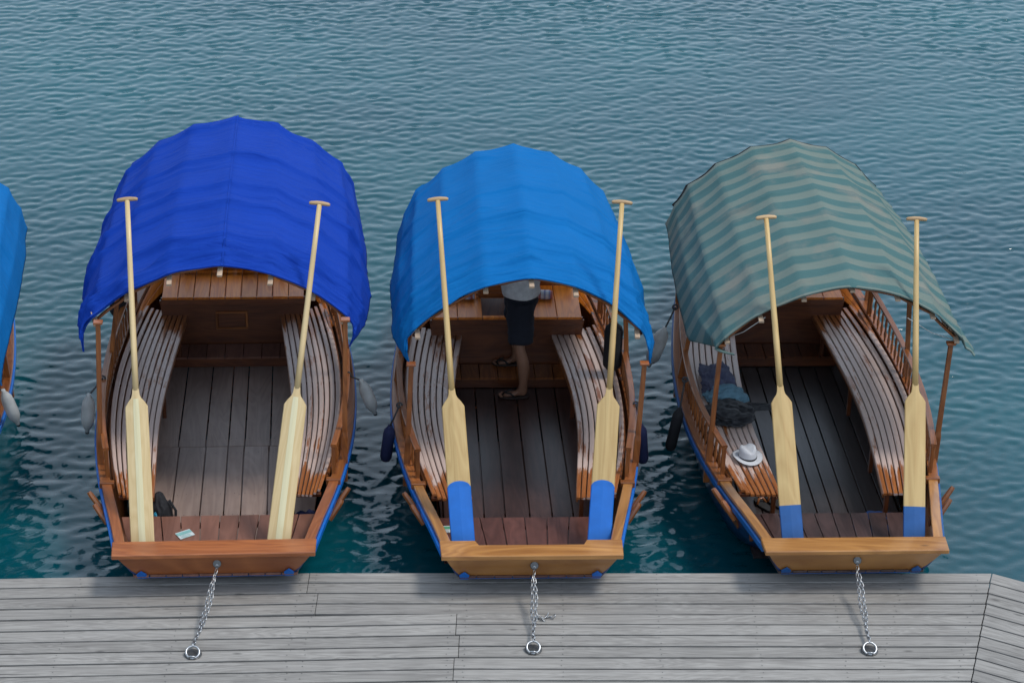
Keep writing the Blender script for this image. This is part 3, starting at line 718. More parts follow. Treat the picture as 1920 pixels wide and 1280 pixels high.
base = dict(D=4.1, wd=1.32, w=1.0, stern_w=0, trim='orange', rail='brown', deck='orange', inside='brown', transom='orange', cap='orange', notch=False, patch='blue', eye=0, strip='blue',
            bal_end=4.05, lean=.04, px=.98, pz=0., slats=9, bi=(.43, .52, .37), floor='floor_dark', fx=[-.86, -.66, -.46, -.27, -.09, .12, .33, .53, .72, .88], joint=None, sn=9, stern='stern2',
            stepm='brown', nd=8, tb=.57, fold=1., nf=6, nl=34, bays=3, far_in=.07, corner=(0, 0), drop=(0, 0), ends=(3, 5, 7), seed=1)
def P_(**k): d = dict(base); d.update(k); return d
BOATS = [
    P_(label='boat cut off at the left edge, bright blue canopy edge showing', x=-5.31, y=-.5, yaw=4.6, w=1.03, cloth='canopy_b', can=(1.5, 4.35, 1.05, 0, .07), far_in=.09, drop=(0, .10), corner=(0, .0), seed=31),
    P_(label='wooden rowing boat under a dark royal blue canopy with plain pale oars', x=-2.275, y=-.3, yaw=4.8, w=1.04, stern_w=.01, cloth='canopy_a', can=(1.60, 4.78, 1.03, .08, .03), px=1.0, pz=-.07, seam=True, seed=12, fold=2.7, nf=9,
       trim='red', transom='red', cap='red', floor='floor_grey', fx=[-.9, -.66, -.44, -.20, .0, .145, .37, .6, .88], joint=2.42, stern='stern1', sn=10, bi=(.53, .56, .42), slats=9, deck='orange', nd=9, panel=True, eye=.02,
       tb=.62, corner=(-.10, -.16), drop=(-.10, -.11), far_in=.06, ends=(4, 5, 6), stepm='stern1', cshear=.02),
    P_(label='wooden rowing boat under a plain azure canopy with a person standing inside', x=.2, y=-.2, yaw=3.8, w=1.0, cloth='canopy_b', can=(1.55, 4.35, .93, .02, .05), D=3.74, wd=1.38, px=.965, pz=.24, stern_w=-.035, seed=44, fold=1.7, nf=7,
       trim='light', transom='light', cap='light', notch=True, floor='floor_dark', fx=[-.86, -.66, -.49, -.31, -.13, .08, .27, .45, .66, .88], stern='stern2', sn=8, deck='orange', nd=6, hatch=(2,), screen=True, eye=.02,
       bi=(.42, .53, .36), slats=8, drop=(-.08, -.08), corner=(-.15, -.07), ends=(2, 5, 6, 8), bal_end=4.1, cshear=.0),
    P_(label='wooden rowing boat under a green and grey striped canopy, hat and clothes on its bench', x=2.755, y=0., yaw=3.9, w=1.0, cloth='canopy_c', can=(1.45, 4.55, .985, -.03, .12), far_in=.10, px=.965, pz=.03, stern_w=-.015, wd=1.3, seed=57, fold=.6, nf=6,
       trim='light', transom='light', cap='light', floor='floor_black', fx=[-.86, -.68, -.50, -.33, -.17, -.03, .10, .24, .40, .56, .72, .88], stern='stern3', sn=10, deck='orange', nd=7, eye=.02, patch='blue_d', strip='blue_d',
       bi=(.42, .50, .37), slats=8, drop=(-.26, -.22), corner=(-.28, -.03), ends=(3,), black_edge=True, stepm='deep', cshear=-.02),
]
ROOTS = []
for p in BOATS: ROOTS.append(build_boat(p))
bpy.context.view_layer.update()
def LW(i, x, y, z):
    return ROOTS[i].matrix_world @ Vector((x, y, z))

# ---------------------------------------------------------------- oars
def rounded_loft(rows, bm=None):
    """rows: (z, half width, half thickness middle, half thickness edge)"""
    bm = bm or bmesh.new(); rg = []
    for z, hw, tm, te in rows:
        xs = [(-hw, 0), (-hw*.93, -te), (-hw*.5, -(te+tm)/2), (0, -tm), (hw*.5, -(te+tm)/2), (hw*.93, -te), (hw, 0), (hw*.93, te), (hw*.5, (te+tm)/2), (0, tm), (-hw*.5, (te+tm)/2), (-hw*.93, te)]
        rg.append([bm.verts.new((a, b, z)) for a, b in xs])
    for i in range(len(rg)-1):
        for k in range(12): bm.faces.new((rg[i][k], rg[i][(k+1) % 12], rg[i+1][(k+1) % 12], rg[i+1][k]))
    bm.faces.new(rg[0][::-1]); bm.faces.new(rg[-1]); bmesh.ops.recalc_face_normals(bm, faces=bm.faces); put_uv(bm, (0, 0, 1), False); return bm
def make_oar(tip, top, wood_m, label, paint=None, plen=0, rnd=False, stripe=False, bw=.094):
    tip, top = Vector(tip), Vector(top); Ln = (top-tip).length
    root = empty('oar', tip); tag(root, label, 'oar', 'oars leaning against the canopies')
    z = (top-tip).normalized(); x = Vector((1, 0, 0)); x = (x-z*x.dot(z)).normalized(); y = z.cross(x)
    root.matrix_world = Matrix.Translation(tip) @ Matrix((x, y, z)).transposed().to_4x4()
    bl = 1.275
    bm = rounded_loft([(0, bw*.98, .012, .007), (.01, bw, .014, .008), (bl*.5, bw, .016, .008), (bl-.01, bw*.97, .02, .009), (bl, bw*.95, .02, .009), (bl+.035, bw*.72, .021, .011), (bl+.07, bw*.42, .022, .014), (bl+.095, .030, .021, .017), (bl+.14, .026, .021, .017)])
    bm_obj('blade', bm, wood_m, root)
    tube('shaft', [(0, 0, bl+.13), (0, 0, bl+.5), (0, 0, Ln-.4), (0, 0, Ln)], [.0255, .0255, .0215, .020], wood_m, root, 12)
    g = tube_bm([(-.085, 0, Ln+.004), (-.07, 0, Ln+.008), (-.02, 0, Ln+.012), (.02, 0, Ln+.012), (.07, 0, Ln+.008), (.085, 0, Ln+.004)], [.011, .016, .019, .019, .016, .011], 8)
    bm_obj('grip', g, M['grip'], root)
    if stripe:
        bm = rounded_loft([(0.0, .028, .0175, .0155), (bl*.5, .028, .0195, .0165), (bl-.01, .026, .0225, .0195), (bl+.06, .022, .0235, .018)])
        bm_obj('centre_strip', bm, M['oar_pale'], root)
    if paint:
        rows = [(-.002, bw*1.0, .0150, .0095), (.01, bw*1.012, .0165, .0105), (plen-.05 if rnd else plen, bw*1.012, .0180, .0105)]
        if rnd:
            for a in (20, 40, 60, 75, 85): rows.append((plen-.05+.05*math.sin(R(a)), bw*1.012*math.cos(R(a)), .0182, .0175 if a > 30 else .014))
        bm_obj('painted_tip', rounded_loft(rows), paint, root)
    return root
tz = .474
def tipw(i, x, y): v = LW(i, x, y, tz); return v
make_oar(tipw(1, -.57, .16), (-3.165, 1.69, 2.765), M['oar'], 'plain pale oar with cream centre strip, left one in the royal blue canopy boat', stripe=True)
make_oar(tipw(1, .47, .16), (-1.60, 1.71, 2.767), M['oar'], 'plain pale oar with cream centre strip, right one in the royal blue canopy boat', stripe=True)
make_oar(tipw(2, -.515, .18), (-.637, 1.75, 2.816), M['oar_old'], 'oar with rounded bright blue tip, left of the standing person', M['blue'], .67, True)
make_oar(tipw(2, .545, .18), (.866, 1.77, 2.826), M['oar_old'], 'oar with rounded bright blue tip, right of the standing person', M['blue'], .67, True)
make_oar(tipw(3, -.43, .18), (2.06, 1.84, 2.695), M['oar_old'], 'oar with straight dull blue tip nearest the white hat in the striped canopy boat', M['blue_d'], .44, bw=.088)
make_oar(tipw(3, .54, .18), (3.30, 1.87, 2.705), M['oar_old'], 'oar with straight dull blue tip beside the right side of the striped canopy boat', M['blue_d'], .42, bw=.088)
make_oar(tipw(0, -.60, .16), LW(0, -.85, 2.0, 2.78), M['oar'], 'oar of the boat cut off at the left edge, left one', bw=.1)
make_oar(tipw(0, .47, .16), LW(0, .66, 2.0, 2.78), M['oar'], 'oar of the boat cut off at the left edge, right one', bw=.1)

# ---------------------------------------------------------------- chains and rings
def link_mesh():
    bm = bmesh.new(); r = .0105; hl = .016; pr = []
    for a in range(0, 180, 36): pr.append((math.cos(R(a))*r, hl+math.sin(R(a))*r))
    for a in range(180, 360, 36): pr.append((math.cos(R(a))*r, -hl+math.sin(R(a))*r))
    n = len(pr); rings = []
    for i, (a, b) in enumerate(pr):
        q0, q1 = pr[i-1], pr[(i+1) % n]; t = Vector((q1[0]-q0[0], 0, q1[1]-q0[1])).normalized(); s = t.cross(Vector((0, 1, 0)))
        rings.append([bm.verts.new(Vector((a, 0, b))+(s*math.cos(k*math.pi*2/6)+Vector((0, 1, 0))*math.sin(k*math.pi*2/6))*.0038) for k in range(6)])
    for i in range(n):
        for k in range(6):
            f = bm.faces.new((rings[i][k], rings[i][(k+1) % 6], rings[(i+1) % n][(k+1) % 6], rings[(i+1) % n][k])); f.smooth = True
    bmesh.ops.recalc_face_normals(bm, faces=bm.faces)
    me = bpy.data.meshes.new('link'); bm.to_mesh(me); bm.free(); me.materials.append(M['steel']); return me
LINK = link_mesh()
def chain(paths, label, seed):
    rnd = random.Random(seed); root = empty('mooring_chain', paths[0][0]); tag(root, label, 'chain', 'steel mooring chains')
    o0 = Vector(paths[0][0])
    for pth in paths:
        pts = [Vector(q)-o0 for q in pth]; dist = [0]
        for a, b in zip(pts, pts[1:]): dist.append(dist[-1]+(b-a).length)
        n = max(2, round(dist[-1]/.0355))
        for i in range(n):
            d = (i+.5)/n*dist[-1]; j = max(q for q in range(len(dist)-1) if dist[q] <= d); t = (d-dist[j])/(dist[j+1]-dist[j])
            c = pts[j].lerp(pts[j+1], t); tg = (pts[j+1]-pts[j]).normalized()
            x = Vector((1, 0, 0)); x = (x-tg*x.dot(tg)).normalized(); y = tg.cross(x); m = Matrix((x, y, tg)).transposed()
            m = m @ Matrix.Rotation(R(20+90*(i % 2)+rnd.uniform(-14, 14)), 3, 'Z')
            l = link('link', LINK, None, root); l.matrix_local = Matrix.Translation(c) @ m.to_4x4() @ Matrix.Scale(1.0, 4)
    return root
def torus(name, c, R0, r, mat, parent, rot=(0, 0, 0), n=24):
    bm = bmesh.new(); rg = []
    for i in range(n):
        a = i*2*math.pi/n; e = Vector((math.cos(a), math.sin(a), 0))
        rg.append([bm.verts.new(e*(R0+r*math.cos(k*math.pi/4))+Vector((0, 0, r*math.sin(k*math.pi/4)))) for k in range(8)])
    for i in range(n):
        for k in range(8): f = bm.faces.new((rg[i][k], rg[(i+1) % n][k], rg[(i+1) % n][(k+1) % 8], rg[i][(k+1) % 8])); f.smooth = True
    o = bm_obj(name, bm, mat, parent); o.location = c; o.rotation_euler = rot; return o
def mooring(i, rx, ry, label, clabel, seed, strands=2):
    root = empty('mooring_ring', (rx, ry, DZ)); tag(root, label, 'ring', 'steel mooring rings on the dock')
    # recess plate and ring leaning out of it
    o = bm_obj('base_plate', lathe_bm([(.066, .002), (.066, .007), (.060, .009), (.052, .0085)], 22), M['dark_steel'], root)
    torus('ring', (0, -.012, .035), .050, .0085, M['steel'], root, (R(30), 0, R(6)))
    tube('staple', [(-.02, -.058, .0), (-.02, -.06, .03), (.02, -.06, .03), (.02, -.058, .0)], .008, M['steel'], root, 8)
    eye = LW(i, BOATS[i]['eye'], -.10, .60); top = Vector((rx, ry+.035, DZ+.062))
    paths = []
    for s_ in range(strands):
        o_ = .022*(s_ if strands == 2 else 0)-(.011 if strands == 2 else 0); pts = []
        start = eye if s_ == 0 else eye.lerp(top, .12)
        for q in range(13):
            t = q/12; v = start.lerp(top, t); v.x += o_*math.sin(math.pi*min(1, t*1.15+.08))*1.5+.004*math.sin(t*17+seed+s_*2); v.z -= (.05)*math.sin(math.pi*t); v.z = max(v.z, DZ+.014+.03*(1-t)*0); pts.append(v)
        paths.append(pts)
    chain(paths, clabel, seed)
mooring(1, -2.335, -1.187, 'steel mooring ring on the dock below the royal blue canopy boat', 'doubled steel chain from the royal blue canopy boat to the dock', 1)
mooring(2, .227, -1.003, 'steel mooring ring on the dock below the plain azure canopy boat', 'steel chain from the transom of the azure canopy boat to the dock', 2)
mooring(3, 2.796, -.895, 'steel mooring ring on the dock below the striped canopy boat', 'doubled steel chain from the striped canopy boat to the dock', 3)
# short loose chain end lying on the dock
pts = []
for q in range(30):
    t = q/29; a = t*11
    pts.append(Vector((.225+.02+.13*t+.012*math.sin(a*2), -.60+.03*math.sin(a)*math.sin(t*math.pi)+.04*t-.02*t*t, DZ+.010+.008*(q % 2))))
chain([pts], 'short loose end of chain lying on the dock planks beside the middle chain', 9)
tube_c = None

# ---------------------------------------------------------------- fenders
def fender(i, x, y, z, mat, label, h=.40, r=.065, tilt=(0, 0), rail=None, cover=False, group=None):
    c = LW(i, x, y, z); root = empty('fender', c); tag(root, label, 'fender', 'fenders hung along the boats')
    pr = [(.012, -h/2-.03), (.018, -h/2-.028), (.02, -h/2-.005), (r*.55, -h/2+.01), (r*.9, -h/2+.05), (r, -h/2+.10), (r, h/2-.10), (r*.9, h/2-.05), (r*.55, h/2-.01), (.02, h/2+.005), (.018, h/2+.028), (.012, h/2+.03)]
    if cover: pr = [(.02, -h/2-.01), (r*.7, -h/2), (r*.97, -h/2+.03), (r, -h/2+.07), (r*.98, 0), (r, h/2-.07), (r*.9, h/2-.03), (r*.5, h/2), (.02, h/2+.02)]
    b = bm_obj('body', lathe_bm(pr, 18), mat, root); b.rotation_euler = (tilt[1], tilt[0], 0)
    m = b.rotation_euler.to_matrix(); up = m @ Vector((0, 0, h/2+.03)); lo = m @ Vector((0, 0, -h/2-.035))
    if not cover: torus('eyelet', lo, .012, .006, M['black_f'], root, (R(90), 0, 0), 12)
    rl = LW(i, *rail)-c if rail else up+Vector((0, 0, .4))
    mid = up.lerp(rl, .5)+Vector((0, 0, -.01))
    tube('rope', [up-Vector((0, 0, .01)), mid, rl], .008, M['rope'], root, 6)
    torus('knot', rl, .022, .009, M['rope'], root, (R(80), R(20), 0), 12)
    return root
def ends(i, y, s, off): return s*(HW(y)*BOATS[i]['w']+off)
fender(0, ends(0, 2.2, 1, .10), 2.2, .74, M['white_f'], 'white fender on the boat cut off at the left edge', .30, .055, (-.3, 0), rail=(ends(0, 2.2, 1, -.05), 2.3, .9))
fender(1, ends(1, 2.2, -1, .07), 2.2, .70, M['white_f'], 'pale grey fender on the left side of the royal blue canopy boat', .32, .057, (.1, 0), rail=(ends(1, 2.3, -1, -.05), 2.45, .9))
fender(1, ends(1, 2.35, 1, .12), 2.35, .74, M['white_f'], 'pale grey tilted fender on the right side of the royal blue canopy boat', .30, .056, (-.35, 0), rail=(ends(1, 2.3, 1, -.05), 2.5, .88))
fender(1, ends(1, 3.7, -1, -.02), 3.75, 1.02, M['black_f'], 'black covered fender behind the left oar of the royal blue canopy boat', .34, .075, (.1, 0), rail=(ends(1, 3.7, -1, -.05), 3.75, 1.25), cover=True)
fender(2, ends(2, 1.95, -1, .07), 2.0, .52, M['navy_f'], 'navy fender on the left side of the azure canopy boat', .33, .052, (.12, 0), rail=(ends(2, 1.95, -1, -.03), 2.0, .9), cover=True)
fender(2, ends(2, 1.95, 1, .04), 2.0, .50, M['navy_f'], 'navy fender on the right side of the azure canopy boat', .36, .052, (-.1, 0), rail=(ends(2, 1.95, 1, -.03), 2.0, .9), cover=True)
fender(2, ends(2, 3.4, 1, -.13), 3.0, .93, M['black_f'], 'large black covered fender hung on the right rail of the azure canopy boat', .44, .085, (0, 0), rail=(ends(2, 3.4, 1, -.13), 3.0, 1.4), cover=True)
fender(3, ends(3, 3.2, -1, .15), 3.3, .75, M['white_f'], 'dirty white fender high on the left side of the striped canopy boat', .36, .068, (.3, 0), rail=(ends(3, 3.3, -1, -.0), 3.4, 1.1))
fender(3, ends(3, 2.2, -1, .09), 2.25, .48, M['black_f'], 'thin black fender low on the left side of the striped canopy boat', .40, .05, (.15, 0), rail=(ends(3, 2.3, -1, .0), 2.4, .9), cover=True)

# ---------------------------------------------------------------- things in the boats
def crumple(name, c, sx, sy, sz, mat, label, cat, seed, amp=.35, rz=0, parts=()):
    bm = bmesh.new(); bmesh.ops.create_icosphere(bm, subdivisions=5, radius=1)
    for v in bm.verts:
        n = v.co.normalized(); q = n*1.6+Vector((seed, 0, 0))
        d = 1+amp*noise.noise(q)+amp*.8*(1-abs(noise.noise(q*2.0))*2.4)*.5+amp*.12*(1-abs(noise.noise(q*4.5))*2)
        co = n*d; z = co.z
        z = z*.9 if z > 0 else z*.25
        v.co = Vector((co.x*sx, co.y*sy, z*sz))
    mn = min(v.co.z for v in bm.verts)
    for v in bm.verts: v.co.z -= mn
    for f in bm.faces: f.smooth = True
    o = bm_obj(name, bm, mat); o.location = c; o.rotation_euler = (0, 0, rz); tag(o, label, cat); return o
SZ = .628
crumple('jacket', LW(3, -.72, 2.75, SZ), .15, .26, .10, M['jacket'], 'crumpled slate blue jacket on the left bench of the striped canopy boat', 'jacket', 3, .5)
crumple('towel', LW(3, -.68, 2.50, SZ+.0), .17, .12, .11, M['towel'], 'pale blue cloth folded between the slate jacket and the black jacket', 'cloth', 8, .3)
crumple('jacket', LW(3, -.68, 2.22, SZ), .20, .20, .085, M['blackcloth'], 'black shiny jacket heaped on the left bench of the striped canopy boat', 'jacket', 14, .36)
crumple('sleeve_bag', LW(3, -.47, 2.30, SZ+.02), .15, .045, .05, M['blackcloth'], 'black umbrella bundle sticking out from the black jacket over the bench edge', 'umbrella', 21, .35, R(8))
def hat(c):
    root = empty('fedora_hat', c, R(20)); tag(root, 'white straw hat with a black band on the left bench slats', 'hat')
    bm = lathe_bm([(.122, .016), (.126, .019), (.11, .012), (.085, .008), (.078, .014), (.076, .05), (.072, .09), (.066, .118), (.045, .126), (.012, .116)], 32, 1., 1.15)
    for v in bm.verts:
        if v.co.z > .085: v.co.z -= .025*math.exp(-(v.co.x/.03)**2)*(v.co.z-.085)/.03; v.co.x *= 1-.25*max(0, -v.co.y)/.1*(v.co.z-.085)/.03
        r = math.hypot(v.co.x, v.co.y)
        if r > .10: v.co.z += .022*(abs(v.co.x)/r)**2
    bm_obj('crown', bm, M['hat'], root)
    bm_obj('hat_band', lathe_bm([(.0795, .014), (.0805, .016), (.0790, .038), (.0780, .040)], 32, 1., 1.15), M['black_f'], root)
hat(LW(3, -.63, 1.50, SZ))
# sandals by the bench
def sandal_pair(c, rz):
    root = empty('sandals', c, rz); tag(root, 'dark sandals on the floor beside the left bench near the white hat', 'sandals')
    for s in (-1, 1):
        bm = bmesh.new(); out = [(.045*math.cos(a)*(1.0 if math.sin(a) > 0 else .85), .125*math.sin(a)) for a in frange(0, 2*math.pi, 15)[:-1]]
        vb = [(x+s*.055, y, 0) for x, y in out]; vt = [(x+s*.055, y, .02) for x, y in out]
        bm_obj('sole', hexa_bm(vb, vt, .002), M['rubber'], root)
        tube('strap', [(s*.055-.045, .02, .015), (s*.055-.02, .04, .055), (s*.055+.02, .04, .055), (s*.055+.045, .02, .015)], .011, M['brown'], root, 6)
sandal_pair(LW(3, -.43, 1.42, .22), R(30))
# backpack in the first boat
def backpack(c):
    root = empty('backpack', c, R(10)); tag(root, 'black and cyan backpack standing under the left bench end', 'backpack')
    b = crumple('body', (0, 0, 0), .10, .13, .30, M['black_f'], None, None, 4, .15); b.parent = root
    b2 = crumple('front_pocket', (-.03, -.09, .02), .05, .05, .20, M['cyan'], None, None, 6, .12); b2.parent = root
    tube('strap', [(.08, -.02, .33), (.13, -.06, .25), (.12, -.09, .1), (.08, -.09, .03)], .012, M['black_f'], root, 6)
backpack(LW(1, -.50, 1.02, .22))
crumple('bag', LW(3, .45, 1.02, .22), .20, .12, .12, M['bluebag'], 'blue cloth bag on the floor behind the right oar of the striped canopy boat', 'bag', 11, .3)
crumple('bag', LW(1, .70, 1.02, .22), .12, .10, .14, M['navy_f'], 'dark navy bag under the right bench end of the royal blue canopy boat', 'bag', 12, .3)
def leaflet(c, rz, label, a, b):
    root = empty('leaflet', c, rz); tag(root, label, 'leaflet')
    box('sheet', (0, 0, .002), (.13, .10, .003), M['paper'], root, bev=0)
    box('print_block', (-.0, .0185, .0045), (.125, .04, .0012), M[a], root, bev=0)
    for i in range(4): box('print_line', (-.01+.01*(i % 2), -.012-.011*i, .0043), (.08, .004, .0008), M[b], root, bev=0)
leaflet(LW(1, -.27, .60, .475), R(35), 'folded pale green and white leaflet on the reddish stern deck', 'pteal', 'pteal')
leaflet(LW(2, -.66, .70, .475), R(5), 'green and white leaflet on the stern deck beside a blue tipped oar', 'pgreen', 'pgrey')
def cushion(c, ln, label):
    o = tube('cushion', [(-ln/2, 0, 0), (-ln/2+.03, 0, 0), (ln/2-.03, 0, 0), (ln/2, 0, 0)], [.035, .045, .045, .035], M['plaid'], None, 14); o.location = c; tag(o, label, 'cushion')
cushion(LW(2, -.42, 4.10, .892), .26, 'rolled striped cushion on the fore deck left of the standing person')
cushion(LW(2, .33, 4.10, .892), .22, 'rolled striped cushion on the fore deck right of the standing person')
# canopy tie cords on the third boat
for a, b, lab in ((( .60, 1.48, 1.98), (1.04, 1.53, 1.74), 'white cord tying the right corner of the striped canopy'), ((-.58, 1.5, 1.98), (-.90, 1.6, 1.72), 'white cord tying the left corner of the striped canopy')):
    A, B = LW(3, *a), LW(3, *b); mid = A.lerp(B, .5)+Vector((0, 0, -.03))
    o = tube('tie_cord', [A, mid, B], .004, M['cord'], None, 5); tag(o, lab, 'cord')

# ---------------------------------------------------------------- the person in the middle boat
def skin_obj(name, pts, edges, rads, mat, parent, root_i=0, sub=2):
    me = bpy.data.meshes.new(name); me.from_pydata([Vector(q) for q in pts], edges, []); o = link(name, me, mat, parent)
    md = o.modifiers.new('skin', 'SKIN'); md.use_smooth_shade = True; md.branch_smoothing = .6
    me.skin_vertices if hasattr(me, 'skin_vertices') else None
    lay = me.skin_vertices[0].data
    for i, r in enumerate(rads): lay[i].radius = r if hasattr(r, '__len__') else (r, r)
    lay[root_i].use_root = True
    sb = o.modifiers.new('sub', 'SUBSURF'); sb.levels = sub; sb.render_levels = sub
    return o
def person():
    """faces -x; origin on the floor under the near foot's ankle"""
    root = empty('person', (.07, 3.13, .218)); tag(root, 'person in pale grey shirt, navy shorts and flip-flops standing under the azure canopy', 'person')
    # near foot at floor, far foot 0.42 m further on the step (0.11 higher)
    A0 = (.045, 0, .085); F0 = (-.0, 0, .045); T0 = (-.14, -.005, .028); H0 = (.075, 0, .04)
    K0 = (.0, .02, .50); HP0 = (-.015, .14, .93)
    A1 = (-.03, .42, .195); F1 = (-.07, .42, .155); T1 = (-.20, .415, .138); H1 = (-.0, .42, .15)
    K1 = (-.06, .38, .60); HP1 = (-.02, .30, .93)
    PV = (-.015, .22, .97); BL = (-.01, .22, 1.12); CH = (-.05, .22, 1.32); NK = (-.085, .22, 1.50); HD0 = (-.10, .22, 1.58); HD1 = (-.115, .22, 1.68)
    S0 = (-.06, .05, 1.42); S1 = (-.06, .39, 1.42); E0 = (-.25, .03, 1.36); E1 = (-.25, .41, 1.36); W0 = (-.46, .12, 1.56); W1 = (-.46, .32, 1.56)
    C0 = (.042, .012, .34); C1 = (-.025, .40, .44)
    P0 = [PV, BL, CH, NK, HD0, HP0, K0, C0, A0, F0, T0, H0, HP1, K1, C1, A1, F1, T1, H1, S0, E0, W0, S1, E1, W1]
    ix = {n: i for i, n in enumerate('PV BL CH NK HD0 HP0 K0 C0 A0 F0 T0 H0 HP1 K1 C1 A1 F1 T1 H1 S0 E0 W0 S1 E1 W1'.split())}
    E = [('PV', 'BL'), ('BL', 'CH'), ('CH', 'NK'), ('NK', 'HD0'), ('PV', 'HP0'), ('HP0', 'K0'), ('K0', 'C0'), ('C0', 'A0'), ('A0', 'F0'), ('F0', 'T0'), ('A0', 'H0'), ('PV', 'HP1'), ('HP1', 'K1'), ('K1', 'C1'), ('C1', 'A1'), ('A1', 'F1'), ('F1', 'T1'), ('A1', 'H1'), ('CH', 'S0'), ('S0', 'E0'), ('E0', 'W0'), ('CH', 'S1'), ('S1', 'E1'), ('E1', 'W1')]
    rad = dict(PV=.12, BL=.12, CH=.13, NK=.055, HD0=.05, HP0=.075, K0=.05, C0=.064, A0=.036, F0=(.036, .03), T0=(.04, .018), H0=.034, HP1=.075, K1=.05, C1=.064, A1=.036, F1=(.036, .03), T1=(.04, .018), H1=.034, S0=.055, E0=.04, W0=.028, S1=.055, E1=.04, W1=.028)
    skin_obj('body', P0, [(ix[a], ix[b]) for a, b in E], [rad[n] for n in ix], M['skin'], root)
    # head
    bm = bmesh.new(); bmesh.ops.create_icosphere(bm, subdivisions=4, radius=1)
    for v in bm.verts:
        x, y, z = v.co; q = Vector((x*.098, y*.076, z*.118))
        if z < 0: q.y *= 1+.28*z; q.x += -.012*z*-1*.6; q.x *= 1+.12*z
        if x < -.5:
            q.x -= .020*math.exp(-((y/.16)**2))*math.exp(-(((z+.12)/.16)**2))          # nose
            q.x += .010*math.exp(-(((abs(y)-.36)/.15)**2))*math.exp(-(((z-.05)/.11)**2))  # eye sockets
            q.x -= .005*math.exp(-((y/.3)**2))*math.exp(-(((z+.47)/.07)**2))             # lips
            q.x -= .008*math.exp(-((y/.3)**2))*math.exp(-(((z+.85)/.15)**2))             # chin
        v.co = q
    for f in bm.faces: f.smooth = True
    hd = bm_obj('head', bm, M['skin'], root); hd.location = (-.115, .22, 1.68); hd.rotation_euler = (0, R(-12), 0)
    for s in (-1, 1):
        e = bm_obj('ear', lathe_bm([(.004, -.03), (.016, -.02), (.020, .005), (.016, .025), (.004, .032)], 10, 1, .45), M['skin'], hd); e.location = (.012, s*.076, -.005)
        ey = bm_obj('eye', lathe_bm([(.003, -.011), (.010, -.006), (.012, 0), (.010, .006), (.003, .011)], 10), M['hat'], hd); ey.location = (-.076, s*.028, .008)
    bm = bmesh.new(); bmesh.ops.create_icosphere(bm, subdivisions=4, radius=1)
    for v in list(bm.verts):
        v.co = Vector((v.co.x*.108, v.co.y*.086, v.co.z*.128))
    bmesh.ops.delete(bm, geom=[v for v in bm.verts if v.co.z < .0 and v.co.x < .03 or v.co.z < .05 and v.co.x < -.05 or v.co.z < -.07], context='VERTS')
    for v in bm.verts: v.co *= 1+.05*noise.noise(v.co*60)
    for f in bm.faces: f.smooth = True
    bm_obj('hair', bm, M['hair'], hd)
    # hands with separate fingers
    for (wx, wy, wz), s in ((W0, 1), (W1, -1)):
        pts = [(wx, wy, wz), (wx-.05, wy+.004*s, wz-.005), (wx-.085, wy+.006*s, wz-.012)]; edges = [(0, 1), (1, 2)]; rd = [.026, (.036, .017), (.036, .015)]
        skin_obj('hand', pts, edges, rd, M['skin'], root)
        for j, (oy, ln) in enumerate(((-.029, .068), (-.010, .078), (.010, .073), (.028, .058))):
            b0 = Vector((wx-.085, wy+oy, wz-.012)); tube('finger', [b0, b0+Vector((-ln*.45, oy*.1, -.006)), b0+Vector((-ln*.75, oy*.12, -.026)), b0+Vector((-ln*.88, oy*.1, -.046))], [.0095, .009, .008, .0065], M['skin'], root, 8)
        b0 = Vector((wx-.03, wy+.03*s, wz-.008)); tube('thumb', [b0, b0+Vector((-.03, .018*s, -.004)), b0+Vector((-.06, .016*s, -.018))], [.012, .0105, .008], M['skin'], root, 8)
    # shorts and shirt as tapered sleeves of cloth round the body
    def ell(rows, bm=None, seed=0, amp=.006, seg=26):
        bm = bm or bmesh.new(); rg = []
        for cx, cy, z, rx, ry in rows:
            rg.append([bm.verts.new((cx+rx*math.cos(a), cy+ry*math.sin(a), z)) for a in [2*math.pi*q/seg for q in range(seg)]])
        for u in range(len(rg)-1):
            for q in range(seg): bm.faces.new((rg[u][q], rg[u][(q+1) % seg], rg[u+1][(q+1) % seg], rg[u+1][q])).smooth = True
        bm.faces.new(rg[0][::-1]); bm.faces.new(rg[-1])
        for rr in rg:
            for v in rr:
                n = noise.noise(Vector((v.co.x*9+seed, v.co.y*9, v.co.z*16)))+.6*noise.noise(Vector((v.co.x*20, v.co.y*20+seed, v.co.z*9)))
                v.co.x += amp*n*2; v.co.y += amp*n*2
        return bm
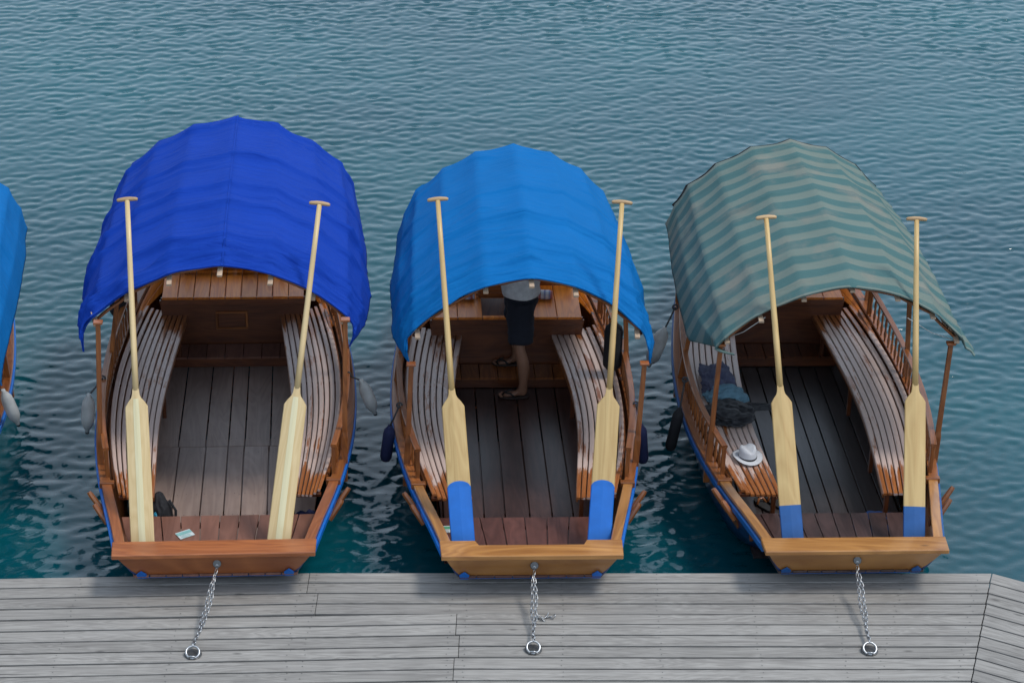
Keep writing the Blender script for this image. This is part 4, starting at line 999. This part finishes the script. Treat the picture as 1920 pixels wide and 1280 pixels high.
    def lines(a, b, n):
        return [tuple(a[k]+(b[k]-a[k])*i/(n-1) for k in range(5)) for i in range(n)]
    bm = ell(lines((.0, .22, 1.08, .145, .17), (-.0, .215, .93, .160, .185), 6)+lines((-.0, .215, .90, .158, .18), (.0, .21, .82, .13, .16), 4))
    ell(lines((.0, .125, .95, .125, .105), (.008, .035, .575, .118, .100), 12), bm, 3, .008)
    ell(lines((.0, .30, .95, .125, .105), (-.045, .37, .66, .112, .10), 10), bm, 6, .008)
    bm_obj('shorts', bm, M['shorts'], root)
    bm = ell(lines((.0, .215, .985, .170, .19), (-.01, .22, 1.15, .178, .19), 9)+lines((-.02, .22, 1.18, .172, .19), (-.055, .22, 1.40, .130, .20), 9)+[(-.065, .22, 1.46, .10, .15), (-.075, .22, 1.50, .065, .08)], None, 9, .010)
    for yy_, ey in ((.08, .035), (.36, .405)):
        tube_bm([(-.05, yy_, 1.42), (-.11, (yy_+ey)/2, 1.40), (-.19, ey, 1.375)], [.075, .072, .070], 14, bm)
    bm_obj('shirt', bm, M['shirt'], root)
    # flip-flops
    for (cx, cy, cz), rz in (((-.045, 0, .0), 0), ((-.11, .42, .113), 0)):
        out = []
        for a in frange(0, 2*math.pi, 19)[:-1]: out.append((cx+.145*math.cos(a), cy+(.05 if math.cos(a) < 0 else .042)*math.sin(a)))
        bm = hexa_bm([(x, y, cz+.002) for x, y in out], [(x, y, cz+.021) for x, y in out], .003)
        so = bm_obj('flip_flop', bm, M['sole'], root)
        for s in (-1, 1): tube('strap', [(cx+.02, cy+s*.045, cz+.02), (cx-.03, cy+s*.035, cz+.062), (cx-.085, cy, cz+.045), (cx-.098, cy, cz+.02)], .009, M['rubber'], so, 6)
        # toes
        for j in range(5):
            oy = (-.036+.018*j); b = bm_obj('toe', lathe_bm([(.003, -.016), (.009, -.01), (.0105, 0), (.009, .01), (.003, .016)], 8), M['skin'], root)
            b.location = (cx-.105-.012*(2-abs(j-1.5)), cy+oy, cz+.030); b.rotation_euler = (0, R(90), 0)
person()
